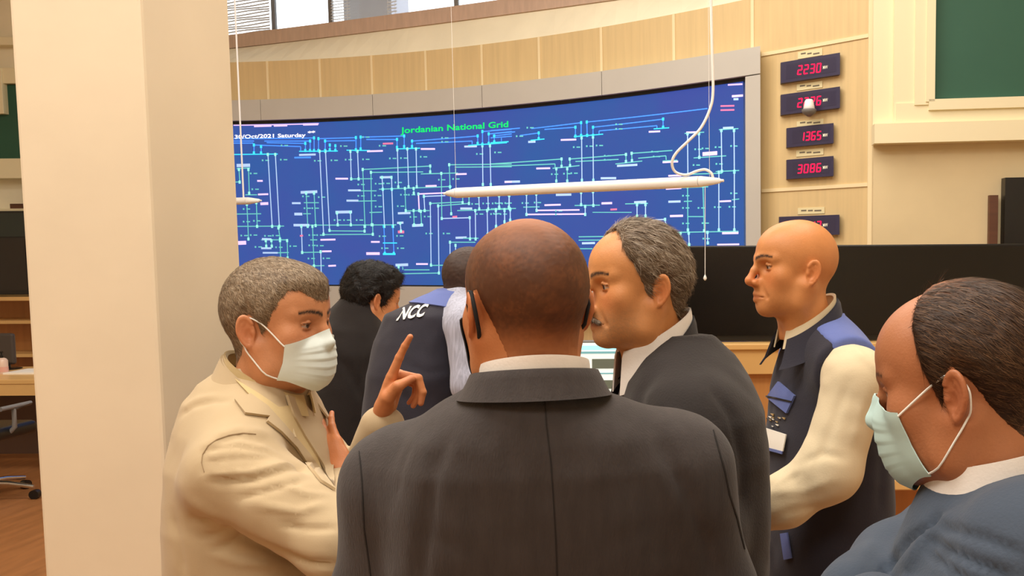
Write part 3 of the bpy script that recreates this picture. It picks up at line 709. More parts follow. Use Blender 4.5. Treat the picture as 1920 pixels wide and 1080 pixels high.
    def strands(s, V, Q, count, length, flow, lift=.1, width=.0007, cols=((60, 50, 42),), jit=.25, seed=3, keep=None, curl=0):
        rs = np.random.RandomState(seed); N = normals(V, Q)
        a = np.linalg.norm(np.cross(V[Q[:, 2]] - V[Q[:, 0]], V[Q[:, 3]] - V[Q[:, 1]]), axis=1)
        cen = V[Q].mean(1); ok = s.f(cen.astype(np.float32), ears=False, features=False) > -.0006
        if keep is not None: ok &= keep(cen)
        a = a * ok; fi = rs.choice(len(Q), count, p=a / a.sum())
        w = rs.dirichlet((1, 1, 1, 1), count); p = (V[Q[fi]] * w[..., None]).sum(1); n = (N[Q[fi]] * w[..., None]).sum(1); n /= np.linalg.norm(n, axis=1)[:, None]
        d = flow(p) + rs.normal(0, jit, (count, 3)); d -= n * (d * n).sum(1)[:, None]; d /= np.linalg.norm(d, axis=1)[:, None] + 1e-9
        L = length * rs.uniform(.6, 1.3, count); sd = np.cross(d, n); rows = []
        bend = rs.normal(0, curl, count)[:, None]
        for i in range(4):
            t = i / 3; q = p + d * (L * t)[:, None] + n * (L * lift * (t - .75 * t * t))[:, None] - n * (L * L * t * t * 5)[:, None] + n * .0004 + sd * (bend * (t * t) * L[:, None])
            hw = (width * .5 * (1 - .75 * t)); rows += [q - sd * hw, q + sd * hw]
        VV = np.stack(rows, 1).reshape(-1, 3); b = np.arange(count)[:, None] * 8
        F = np.concatenate([b + np.array([[2 * i, 2 * i + 1, 2 * i + 3, 2 * i + 2]]) for i in range(3)])
        pal = np.array([srgb(c) for c in cols]); C = pal[rs.randint(0, len(cols), count)] * rs.uniform(.75, 1.25, (count, 1))
        return VV, F, np.repeat(C, 8, 0)
    # ------------------------------------------------ a pleated face mask with its loops
    def mask(s, parent, colour, name='face_mask', nose_up=.004, loops=True):
        g = s.p; nu, nv = 33, 40; rows = []
        for j in range(nv):
            v = j / (nv - 1); row = []
            for i in range(nu):
                u = 2 * i / (nu - 1) - 1; au = abs(u)
                zt = nose_up + .008 * (1 - au) ** 1.0 - .012 * au ** 1.5; zb = -.112 + .030 * au ** 1.3
                z = zt + (zb - zt) * v
                prof = np.interp(v, [0, .18, .4, .62, .8, .92, 1], [.104, .117, .1195, .1175, .111, .100, .084]) + g['nose'] * (1 - v)
                side = np.interp(v, [0, .5, 1], [.058, .053, .040])
                x = side + (prof - side) * (1 - au ** 2.1) ** .75 if au < 1 else side
                y = np.sign(u) * (.061 * g['wide'] + .002) * (au ** .8)
                pl = .0022 * (((v * 6.5) % 1) - .5) * max(0, 1 - au ** 3) * (1 if .2 < v < .85 else .15)
                row.append([x + pl, y, z])
            rows.append(row)
        G = np.array(rows, np.float32); f = s.f(G.reshape(-1, 3), ears=False).reshape(nv, nu)
        dirn = G - A(.02, 0, -.03); dirn /= np.linalg.norm(dirn, axis=2)[..., None]
        G = G + dirn * np.maximum(.0035 - f, 0)[..., None]
        f = s.f(G.reshape(-1, 3), ears=False).reshape(nv, nu); G = G + dirn * np.maximum(.003 - f, 0)[..., None]
        W = s.w(G.reshape(-1, 3)).reshape(nv, nu, 3); dw = (dirn.reshape(-1, 3) @ (s.R.T / s.p['S'])).reshape(nv, nu, 3)
        mb = MB(); mb.slab([[Vector(q) for q in r[::-1]] for r in W + dw * .0008], [[Vector(q) for q in r[::-1]] for r in W - dw * .0008])
        o = mb.build(name, colour, parent, smooth=True)
        if loops:
            for sgn in (1, -1):
                k = -1 if sgn > 0 else 0; yw = .0765 * g['wide']
                top, bot = G[2, k], G[-3, k]
                pts = [top, A(.02, sgn * (yw - .001), .018), A(-.004, sgn * (yw + .003), .030), A(-.020, sgn * (yw + .008), .030), A(-.030, sgn * (yw + .010), .008), A(-.024, sgn * (yw + .004), -.018), A(-.006, sgn * (yw - .004), -.034), bot]
                q = []
                for a_, b_ in zip(pts[:-1], pts[1:]):
                    for t in np.linspace(0, 1, 6, endpoint=False): q.append(a_ * (1 - t) + b_ * t)
                q.append(pts[-1]); q = np.array(q, np.float32)
                for _ in range(3): q[1:-1] = .5 * q[1:-1] + .25 * (q[:-2] + q[2:])
                for _ in range(3):
                    ff = s.f(q, ears=False); c = q - A(.01, 0, 0); c[:, 0] *= .3; c /= np.linalg.norm(c, axis=1)[:, None]; q = q + c * np.maximum(.0025 - ff, 0)[:, None]
                t_ = MB(); t_.tube([Vector(x) for x in s.w(q)], .0014, 6); t_.build('ear_loop', M_LOOP, o, smooth=True)
        return o
M_SKIN = mat('skin', (200, 130, 80), .45, attr='Col', bump=.12, bscale=320, spec=.4, sss=.03)
M_HAIR = mat('hair', (60, 50, 40), .55, attr='Col', spec=.35)
M_LOOP = mat('white_elastic', (240, 238, 230), .7)
M_MASK = mat('mask_fabric', (196, 226, 222), .85, noise=.03, nscale=30)
M_MASKB = mat('black_mask_fabric', (22, 20, 22), .85)
# ================================================================ people: bodies and clothes
def cloth(name, rgb, rough=.85, bump=.25, bscale=260, noise=.05, nscale=14, sheen=.12, **k): return mat(name, rgb, rough, bump=bump, bscale=bscale, noise=noise, nscale=nscale, sheen=sheen, spec=.25, **k)
M_TROU = cloth('dark_trouser_cloth', (38, 36, 40)); M_TROUB = cloth('beige_trouser_cloth', (206, 182, 144)); M_TROUN = cloth('blue_trouser_cloth', (58, 74, 96))
M_SHOE = mat('black_leather', (20, 18, 18), .3)
SKIN0 = (205, 135, 82)
def basis(f, side):
    f = Vector(f).normalized(); s = Vector(side); s = (s - f * s.dot(f)).normalized(); return f, s, s.cross(f)
def hand(wrist, fwd, thumb, left, bends, spread=.0, thumb_b=(20, 25, 20), S=1.0, h=.0026, skin=SKIN0, thumb_in=.5):
    """a hand: palm, four unequal fingers and a thumb. fwd runs from wrist to knuckles, thumb is the thumb side;
    bends = three joint angles for index, middle, ring and little finger"""
    f, s, n = basis(fwd, thumb); n = n if left else -n            # n points out of the back of the hand
    if True:
        # palm faces -n
        pass
    W = Vector(wrist)
    at = lambda a, b, c: W + (f * a + s * b + n * c) * S
    offs = [(.088, .027), (.092, .008), (.087, -.011), (.078, -.028)]; seg = [(.043, .026, .022), (.047, .030, .023), (.043, .028, .023), (.034, .021, .020)]
    rad = [.0092, .0094, .0088, .0078]; ch = []
    for i in range(4):
        d = (f + s * spread * (1.2 - i * .8)).normalized(); q = at(offs[i][0], offs[i][1], 0); pts = [(at(.045, offs[i][1] * .8, .0), .0105 * S), (q, (rad[i] + .001) * S)]; a = 0
        for j in range(3):
            a += R(bends[i][j]); dd = d * math.cos(a) - n * math.sin(a); q = q + dd * seg[i][j] * S; pts.append((q, (rad[i] - .0011 * (j + 1)) * S))
        ch.append(pts)
    th = [(at(.018, .018, -.004), .0150 * S), (at(.048, .036, -.012), .0125 * S)]
    q = th[-1][0]; a0 = R(thumb_b[0]); d = (f * math.cos(a0) + (s * (1 - thumb_in) - n * thumb_in) * math.sin(a0)).normalized(); q = q + d * .034 * S; th.append((q, .0105 * S))
    d = (d * math.cos(R(thumb_b[1])) - (s * thumb_in + n * .3) * math.sin(R(thumb_b[1]))).normalized(); q = q + d * .028 * S; th.append((q, .0082 * S))
    pc = at(.048, 0, 0); M3 = np.array([list(f), list(s), list(n)], np.float32)
    def fn(p):
        loc = (p - A(*pc)) @ M3.T
        d = ell(loc, (0, 0, 0), (.052 * S, .040 * S, .0155 * S))
        d = smin(d, ell(loc, (.028 * S, .0, .001), (.022 * S, .037 * S, .0125 * S)), .008 * S)
        d = smin(d, ell(loc, (-.02 * S, .022 * S, -.008 * S), (.030 * S, .017 * S, .014 * S)), .01 * S)
        d = smin(d, cone(loc, (-.085 * S, 0, 0), (-.03 * S, 0, 0), .023 * S, .022 * S, ((0, 0, 1), 1.22)), .02 * S)
        for pts in ch: d = smin(d, chain(p, pts, .003 * S), .005 * S)
        return smin(d, chain(p, th, .006 * S), .009 * S)
    al = [x[0] for c in ch + [th] for x in c] + [W - f * .09 * S]
    lo = [min(q[i] for q in al) - .03 for i in range(3)]; hi = [max(q[i] for q in al) + .03 for i in range(3)]
    V, Q = nets(fn, lo, hi, h)
    C = np.tile(np.array(srgb(skin)), (len(V), 1)) * (1 + .05 * vnoise(V, 120, 4) + .04 * vnoise(V, 45, 5))[:, None]
    tips = np.array([c[-1][0] for c in ch + [th]]); dm = np.min(np.linalg.norm(V[:, None] - tips[None], axis=2), axis=1)
    C = C * (1 - .35 * np.exp(-(dm / .012) ** 2)[:, None]) + np.array(srgb((205, 122, 96))) * (.35 * np.exp(-(dm / .012) ** 2))[:, None]
    ns = []
    for c in ch:                                                     # nails
        a, b = np.array(c[-2][0]), np.array(c[-1][0]); ns.append(b + np.array(n) * .004)
    return V, Q, C
class Person:
    def __init__(s, label, feet, skin, group=None):
        c = (Vector(feet[0]) + Vector(feet[1])) / 2
        s.root = empty('person', (c.x, c.y, 0), label, 'person', group); s.parts = []; s.skin = skin; s.feet = feet
    def add(s, V, Q, C): s.parts.append((V, Q, C))
    def head(s, H, h=.0026, zmin=-.17, **k):
        s.H = H; V, Q = H.mesh(h, zmin); s.add(H.w(V), Q, H.colours(V, **k))
    def mannequin(s, neck, hips, arms, shoulder_r=.05):
        """flesh under the clothes: trunk, arms and legs as one surface"""
        neck, hips = Vector(neck), Vector(hips); ax = (Vector(arms[0][0]) - Vector(arms[1][0])).normalized()
        hw = ax * .09; chs = [[(neck, .05), (neck * .6 + hips * .4, .10), (hips, .105)]]
        for a in arms: chs.append([(neck - Vector((0, 0, .05)), .05), (Vector(a[0]), .048), (Vector(a[1]), .036), (Vector(a[2]), .026)])
        for ft in s.feet:
            ft = Vector(ft); sg = 1 if (ft - hips).dot(ax) > 0 else -1
            hp = hips + hw * sg - Vector((0, 0, .05)); kn = hp * .48 + ft * .52 + Vector((0, 0, .04)); chs.append([(hp, .075), (kn, .05), (ft + Vector((0, 0, .09)), .035)])
        al = [q for c in chs for q, _ in c]; lo = [min(q[i] for q in al) - .13 for i in range(3)]; hi = [max(q[i] for q in al) + .13 for i in range(3)]
        fn = lambda p: chain_all(p, chs, .012)
        V, Q = nets(fn, lo, hi, .022, newton=1); s.add(V, Q, np.tile(np.array(srgb(s.skin)), (len(V), 1)))
        s.hips = hips; s.ax = ax
    def body(s):
        V, Q, C = joinq(s.parts); s.bodyo = link('body', nmesh('body', V, Q, True, C), M_SKIN, s.root); return s.bodyo
    def trousers(s, m, face, r=.098, name='trousers'):
        hips, ax = s.hips, s.ax; chs = [[(hips + Vector((0, 0, .10)), .125), (hips, .135)]]; hw = ax * .088; face = Vector(face).normalized()
        for ft in s.feet:
            ft = Vector(ft); sg = 1 if (ft - hips).dot(ax) > 0 else -1; hp = hips + hw * sg - Vector((0, 0, .04)); kn = hp * .48 + ft * .52 + Vector((0, 0, .04)) + face * .01
            chs.append([(hp, r), (kn, r * .74), (ft + Vector((0, 0, .10)), r * .66)])
        al = [q for c in chs for q, _ in c]; lo = [min(q[i] for q in al) - .16 for i in range(3)]; hi = [max(q[i] for q in al) + .16 for i in range(3)]; lo[2] = .035
        V, Q = nets(lambda p: np.maximum(chain_all(p, chs), .05 - p[..., 2]), lo, hi, .018, newton=1)
        link(name, nmesh(name, V, Q), m, s.root)
        for ft in s.feet:
            ft = Vector(ft); a = ft + Vector((0, 0, .045)) - face * .07; b = ft + Vector((0, 0, .036)) + face * .15
            fn = lambda p: np.maximum(smin(cone(p, a, b, .044, .036), cone(p, ft + Vector((0, 0, .09)), ft + Vector((0, 0, .05)), .046, .046), .03), .0 - p[..., 2])
            V, Q = nets(fn, [min(a[i], b[i]) - .07 for i in range(2)] + [-.02], [max(a[i], b[i]) + .07 for i in range(2)] + [.17], .011, newton=1)
            V[:, 2] = np.maximum(V[:, 2], 0); link('shoe', nmesh('shoe', V, Q), M_SHOE, s.root)
def chain_all(p, chs, k=.04):
    d = None
    for c in chs:
        f = chain(p, c, .03); d = f if d is None else smin(d, f, k)
    return d
def garment(name, fn, lo, hi, h, m, parent, folds=(), wr=0.0, wsc=16, seed=0, sm=0):
    V, Q = nets(fn, lo, hi, h)
    if sm: V = relax(V, Q, sm, .4)
    N = normals(V, Q)
    if wr: V = V + N * (wr * (vnoise(V, wsc, seed) + .5 * vnoise(V, wsc * 2.2, seed + 1)))[:, None]
    if folds: V = crease(V, normals(V, Q), folds)
    o = link(name, nmesh(name, V, Q), m, parent); return o, V, Q
def collar(name, c, yaw, rows, m, parent, phi=150, th=.003, n=48, lean=0, tip=None):
    """band of cloth round a neck: rows of (half width, half depth, height at back, height at front, forward shift)"""
    cy, sy = math.cos(R(yaw)), math.sin(R(yaw)); F = []; B = []
    for (a, b, zb, zf, sh) in rows:
        rf, rb = [], []
        for i in range(n + 1):
            w = R(-phi + 2 * phi * i / n); u = (1 - math.cos(w)) / 2
            z = zb + (zf - zb) * u
            for lst, d in ((rf, 0), (rb, -th)):
                x = -(b + d) * math.cos(w) + sh; y = (a + d) * math.sin(w)
                lst.append(Vector((c[0] + x * cy - y * sy, c[1] + x * sy + y * cy, c[2] + z)))
        F.append(rf); B.append(rb)
    mb = MB(); mb.slab(F, B); return mb.build(name, m, parent, smooth=True)
def seam(pts, w, tree, m, parent, off=.0012):
    L, Rr = [], []
    q = []
    for a, b in zip(pts[:-1], pts[1:]):
        n = max(1, int(math.dist(a, b) / 12)); q += [(a[0] + (b[0] - a[0]) * i / n, a[1] + (b[1] - a[1]) * i / n) for i in range(n)]
    q.append(pts[-1])
    for i, p in enumerate(q):
        a, b = q[max(0, i - 1)], q[min(len(q) - 1, i + 1)]; d = math.dist(a, b); nx, ny = -(b[1] - a[1]) / d, (b[0] - a[0]) / d
        k = w * .5 * (1 if 0 < i < len(q) - 1 else .4); L.append((p[0] + nx * k, p[1] + ny * k)); Rr.append((p[0] - nx * k, p[1] - ny * k))
    return patch('seam', L + Rr[::-1], tree, m, parent, off, .003, 14)
def rows_px(spec, yaw_c, Y):
    """torso slices: (picture row y, centre px, half width, half depth, [depth])"""
    out = []
    for r in spec:
        Yc = r[4] if len(r) > 4 else Y; q = P(r[1], r[0], Yc); out.append((q.z, q.x, q.y, r[2], r[3]))
    return out
# ================================================================ man seen from behind in the middle
M_CHAR = cloth('charcoal_suit', (64, 58, 57), bump=.3, bscale=420, noise=.10, nscale=60, stretch=(1, 1, .25))
M_SHIRT = cloth('white_shirt', (238, 230, 222), bump=.1)
M_BLACKSUIT = cloth('black_suit', (46, 41, 40), noise=.06)
M_BEIGE = cloth('beige_linen', (192, 170, 136), bump=.06, bscale=500, noise=.03)
M_BLUESUIT = cloth('blue_suit', (68, 78, 93), bump=.2, noise=.05)
M_CREAM = cloth('cream_shirt', (222, 204, 170), bump=.1, noise=.02)
M_NAVY = cloth('navy_vest', (46, 44, 54), bump=.15)
M_VBLUE = cloth('slate_blue_cloth', (98, 112, 172), bump=.1)
M_BLACKCOAT = cloth('black_coat', (36, 31, 30), bump=.2)
M_STRIPE = cloth('grey_striped_shirt', (170, 172, 190), bump=.1, noise=.22, nscale=6, stretch=(30, 30, 2))
M_GOLD = mat('gold_thread', (190, 160, 110), .5)
def lohi(pts, pad):
    return [min(q[i] for q in pts) - pad for i in range(3)], [max(q[i] for q in pts) + pad for i in range(3)]

def man_centre():
    Yc = 1.30
    fx, fy = P(1010, 900, 1.36).x, 1.36
    p = Person('man in a charcoal suit with a shaved head, seen from behind in the middle', [(fx - .13, fy + .02, 0), (fx + .13, fy - .01, 0)], (196, 124, 74))
    H = Head(124, -2, 0, (0, 0, 0), PN(987, 590, Yc), wide=1.02, neck=.065, nk=(-.026, 0, -.18), S=1.0, earflare=14, back=.004)
    p.head(H, .0028, -.16, skin=(192, 122, 76), ruddy=(205, 112, 70))
    tL = [(P(985, 780, 1.30), .058), (P(872, 813, 1.31), .045), (P(745, 903, 1.335), .066), (P(702, 1130, 1.35), .062), (P(716, 1380, 1.30), .045)]
    tR = [(P(990, 780, 1.30), .058), (P(1140, 818, 1.31), .052), (P(1267, 880, 1.335), .071), (P(1338, 1110, 1.37), .062), (P(1320, 1370, 1.34), .045)]
    p.mannequin(P(988, 790, 1.32), (fx, fy, .93), [(tL[2][0], tL[3][0], tL[4][0]), (tR[2][0], tR[3][0], tR[4][0])])
    for w, lf in ((tL[4][0], True), (tR[4][0], False)):
        p.add(*hand(w, (0, .15, -1), (0, 1, 0), lf, [(20, 25, 15)] * 4, h=.004, skin=p.skin))
    p.body()
    rows = rows_px([(728, 985, .072, .072, 1.275), (745, 988, .085, .085, 1.275), (775, 992, .120, .100, 1.283), (810, 1000, .165, .118, 1.295), (860, 1008, .198, .138, 1.31), (930, 1010, .214, .150, 1.325), (1030, 1012, .218, .152, 1.335), (1160, 1012, .205, .142, 1.345), (1300, 1010, .200, .134, 1.35), (1500, 1010, .212, .140, 1.35), (1640, 1010, .216, .142, 1.35)], 0, Yc)
    def fn(q):
        d = slices(q, rows, 2.3, R(6))
        d = smin(d, chain(q, tL[:3], .03), .05); d = smin(d, chain(q, tR[:3], .03), .05)
        d = smin(d, chain(q, tL[2:], .03), .06); d = smin(d, chain(q, tR[2:], .03), .06)
        return d
    lo, hi = lohi([a for a, _ in tL + tR], .13); lo[2] = rows[-1][0] + .0; lo[1] = 1.17; hi[1] = 1.55; hi[2] = P(990, 722, 1.3).z + .03; lo[1] = 1.13
    folds = [([(845, 800), (812, 885), (804, 950), (788, 1060), (784, 1120)], 15, -.007), ([(1232, 815), (1256, 867), (1288, 922), (1322, 1012), (1340, 1100)], 15, -.007), ([(690, 870), (700, 980), (715, 1100)], 14, -.003),
             ([(1020, 745), (1016, 900), (1010, 1085)], 3.5, -.0022), ([(770, 835), (752, 880), (745, 930)], 5, -.002), ([(1245, 815), (1268, 870), (1280, 930)], 5, -.002),
             ([(850, 800), (900, 850), (930, 930)], 22, .002), ([(1180, 800), (1130, 860), (1110, 940)], 22, .002), ([(800, 1000), (880, 1040)], 16, -.002), ([(1200, 990), (1130, 1040)], 16, -.002)]
    o, V, Q = garment('jacket', fn, lo, hi, .0085, M_CHAR, p.root, folds, wr=.0025, wsc=13, seed=3)
    T = bvh(V, Q)
    M_SEAM = mat('dark_seam', (34, 30, 29), .9)
    seam([(1021, 748), (1025, 800), (1033, 866), (1038, 940), (1042, 1010), (1045, 1090)], 2.6, T, M_SEAM, o)
    seam([(674, 846), (679, 902), (683, 990), (696, 1085)], 2.2, T, M_SEAM, o)
    seam([(1337, 806), (1359, 885), (1368, 929), (1382, 972), (1396, 1030)], 2.4, T, M_SEAM, o)
    c = H.w((-.022, 0, -.09)); zt, zb = P(985, 664, 1.22).z - c[2], P(985, 725, 1.22).z - c[2]
    collar('shirt_collar', c, 106, [(.078, .078, zb, zb - .05, .003), (.0755, .0745, zt - .006, zt - .045, 0), (.0745, .073, zt, zt - .040, 0), (.071, .070, zt - .002, zt - .042, 0)], M_SHIRT, p.root, 150)
    zz = lambda y: P(985, y, 1.21).z - c[2]
    collar('jacket_collar', c, 104, [(.106, .1015, zz(746), zz(772), .0), (.102, .098, zz(738), zz(766), .0), (.093, .088, zz(705), zz(752), .0), (.087, .083, zz(691), zz(730), 0), (.083, .081, zz(690), zz(728), 0), (.080, .079, zz(696), zz(735), 0)], M_CHAR, p.root, 108, .004)
    # cropped hair fading into the neck
    def colr(V):
        ph = np.abs(np.arctan2(V[:, 1], V[:, 0])); z = V[:, 2]
        dens = np.clip((z + .075) / .075, 0, 1) * (1 - .72 * np.exp(-(((V[:, 0] + .005) / .075) ** 2 + (V[:, 1] / .055) ** 2 + ((z - .13) / .05) ** 2)))
        dens = dens * (.88 + .09 * vnoise(V, 45, 2) + .10 * vnoise(V, 340, 3)); dens = np.clip(dens, 0, .9)[:, None]
        return np.array(srgb((190, 116, 68))) * (1 - dens) + np.array(srgb((62, 38, 26))) * dens
    hv, hq = H.hair([(0, .10), (40, .095), (62, .06), (75, .0), (84, -.005), (90, .03), (105, .035), (120, -.01), (140, -.065), (180, -.080)], .0016, .003, soft=.03, noise=.0003)
    link('hair', nmesh('hair', H.w(hv), hq, True, colr(hv)), M_HAIR, p.root)
    mk = H.mask(p.root, M_MASKB, loops=False)
    pts = [A(.046, .066, .0), A(.02, .0775, .018), A(-.004, .084, .034), A(-.022, .088, .034), A(-.034, .088, .012), A(-.030, .082, -.016), A(-.010, .074, -.036), A(.02, .066, -.06), A(.036, .055, -.085)]
    for sg in (1, -1):
        t = MB(); t.tube([Vector(x) for x in H.w(np.array([q * A(1, sg * (.98 if sg > 0 else .91), 1) for q in pts]))], .0028, 8); t.build('ear_loop', M_MASKB, mk, smooth=True)
    p.trousers(M_TROU, (-.2, 1, 0))
man_centre()

# ================================================================ grey haired man in the black suit
def man_grey():
    Y = 1.76
    c0 = P(1295, 900, Y)
    p = Person('grey haired man in a black suit and open white shirt, in profile facing left', [(c0.x - .06, c0.y - .12, 0), (c0.x - .02, c0.y + .13, 0)], (205, 132, 78))
    H = Head(204, -2, 0, (-.012, .0775, .004), PN(1238, 545, 1.70), back=-.008, S=.965, nose=.010, hump=.005, nosez=-.004, chin=-.004, forehead=.004, neck=.060, nk=(-.032, 0, -.17), wide=1.02, lips=-.002, jowl=.004)
    p.head(H, .0024, -.16, skin=(214, 146, 90), stubble=((150, 118, 92), .45), brow=(70, 48, 36), browt=1.5, lips=(172, 96, 74), ruddy=(212, 112, 66))
    # moustache and hair belong to the hair
    def top(q): return .006 * np.clip((q[..., 2] - .05) / .06, 0, 1) * (.5 + .5 * np.clip((q[..., 0] + .02) / .05, 0, 1)) + .006 * np.exp(-(((q[..., 0] + .095) / .05) ** 2 + ((q[..., 2] - .02) / .05) ** 2))
    hv, hq = H.hair([(0, .122), (18, .125), (32, .118), (45, .100), (57, .070), (66, .050), (74, .018), (82, -.004), (87, .020), (95, .034), (110, .020), (125, -.015), (150, -.055), (180, -.062)], .008, .0026, soft=.025, noise=.0016, nsc=120, lump=.0022, top=top)
    def flow(q): return np.stack([-(q[:, 0] * 0 + .8) - q[:, 2] * 3 * 0, q[:, 1] * 4, -.55 - 3 * (.08 - q[:, 2]).clip(-.1, .1)], 1)
    cols = ((112, 94, 76), (134, 116, 96), (160, 144, 126), (88, 70, 56), (182, 168, 150), (120, 100, 80))
    sv, sf, sc = H.strands(hv, hq, 15000, .024, flow, lift=.18, width=.0010, cols=cols, jit=.22, curl=.25)
    nz = np.clip(.5 + .5 * vnoise(hv, 60, 4), 0, 1)[:, None]; hc = np.array(srgb((96, 78, 62))) * (1 - nz) + np.array(srgb((142, 122, 102))) * nz
    V3, Q3, C3 = joinq([(hv, hq, hc), (sv, sf, sc)]); link('hair', nmesh('hair', H.w(V3), Q3, True, C3), M_HAIR, p.root)
    ms = H.mesh(.003)[0]; m0, mq = nets(lambda q: smin(cone(q, (.1105 + .0, .0, -.0425), (.094, .024, -.052), .0052, .0028), cone(q, (.1105, .0, -.0425), (.094, -.024, -.052), .0052, .0028), .004), (.07, -.04, -.07), (.13, .04, -.025), .002)
    mv, mf, mc = H.strands(m0, mq, 900, .008, lambda q: np.stack([q[:, 0] * 0 + .1, np.sign(q[:, 1]) * .7, q[:, 0] * 0 - .6], 1), width=.0007, cols=((120, 104, 88), (160, 146, 128), (92, 76, 62)))
    V3, Q3, C3 = joinq([(m0, mq, np.tile(np.array(srgb((150, 120, 96))), (len(m0), 1))), (mv, mf, mc)]); link('moustache', nmesh('moustache', H.w(V3), Q3, True, C3), M_HAIR, p.root)
    aN = [(P(1288, 740, 1.74), .060), (P(1300, 790, 1.635), .072), (P(1312, 1010, 1.57), .066), (P(1180, 1130, 1.62), .050)]
    aF = [(P(1275, 735, 1.78), .060), (P(1262, 775, 1.93), .075), (P(1250, 1000, 1.96), .062), (P(1150, 1120, 1.85), .048)]
    p.mannequin(P(1278, 725, Y), (c0.x, c0.y, .93), [(aN[1][0], aN[2][0], aN[3][0]), (aF[1][0], aF[2][0], aF[3][0])])
    for a, lf in ((aN, True), (aF, False)):
        d = Vector(a[3][0]) - Vector(a[2][0]); p.add(*hand(a[3][0], d, (0, 0, 1), lf, [(35, 35, 20)] * 4, h=.004, skin=p.skin))
    p.body()
    rows = rows_px([(630, 1284, .048, .055), (664, 1286, .086, .088), (708, 1287, .134, .114), (765, 1288, .185, .130), (840, 1290, .205, .138), (950, 1290, .208, .140), (1100, 1290, .205, .135), (1260, 1292, .205, .135), (1420, 1294, .21, .14)], 0, Y)
    def fn(q):
        d = slices(q, rows, 2.3, R(200 - 90))
        d = smin(d, chain(q, aN[:2], .03), .09); d = smin(d, chain(q, aF[:2], .03), .06)
        d = smin(d, chain(q, aN[1:], .03), .035); return smin(d, chain(q, aF[1:], .03), .022)
    lo, hi = lohi([a for a, _ in aN + aF], .14); lo[2] = rows[-1][0]; hi[2] = P(1290, 600, Y).z; hi[0] = max(hi[0], c0.x + .2)
    folds = [([(1225, 700), (1200, 735), (1192, 790)], 12, -.007), ([(1330, 720), (1372, 780), (1392, 860), (1395, 950)], 9, -.006), ([(1240, 760), (1290, 800), (1350, 810)], 12, .003), ([(1220, 830), (1300, 850)], 9, -.003), ([(1300, 960), (1390, 930)], 12, -.004), ([(1290, 1000), (1390, 990)], 10, .003)]
    o, V, Q = garment('jacket', fn, lo, hi, .0085, M_BLACKSUIT, p.root, folds, wr=.002, seed=5); T = bvh(V, Q)
    c = H.w((-.020, 0, -.105)); z = lambda y, yy=1.72: P(1262, y, yy).z - c[2]
    collar('shirt_collar', c, 200, [(.077, .079, z(650), z(745), .0), (.074, .075, z(594), z(676), -.002), (.072, .072, z(581), z(662), -.003), (.069, .070, z(588), z(668), -.003)], M_SHIRT, p.root, 158)
    collar('jacket_collar', c, 200, [(.118, .106, z(684), z(850), .006), (.103, .094, z(652), z(812), .004), (.087, .084, z(606), z(742), .0), (.082, .080, z(596), z(730), -.001), (.079, .077, z(604), z(738), -.001)], M_BLACKSUIT, p.root, 140, .004)
    p.trousers(M_TROU, (-1, -.3, 0))
man_grey()

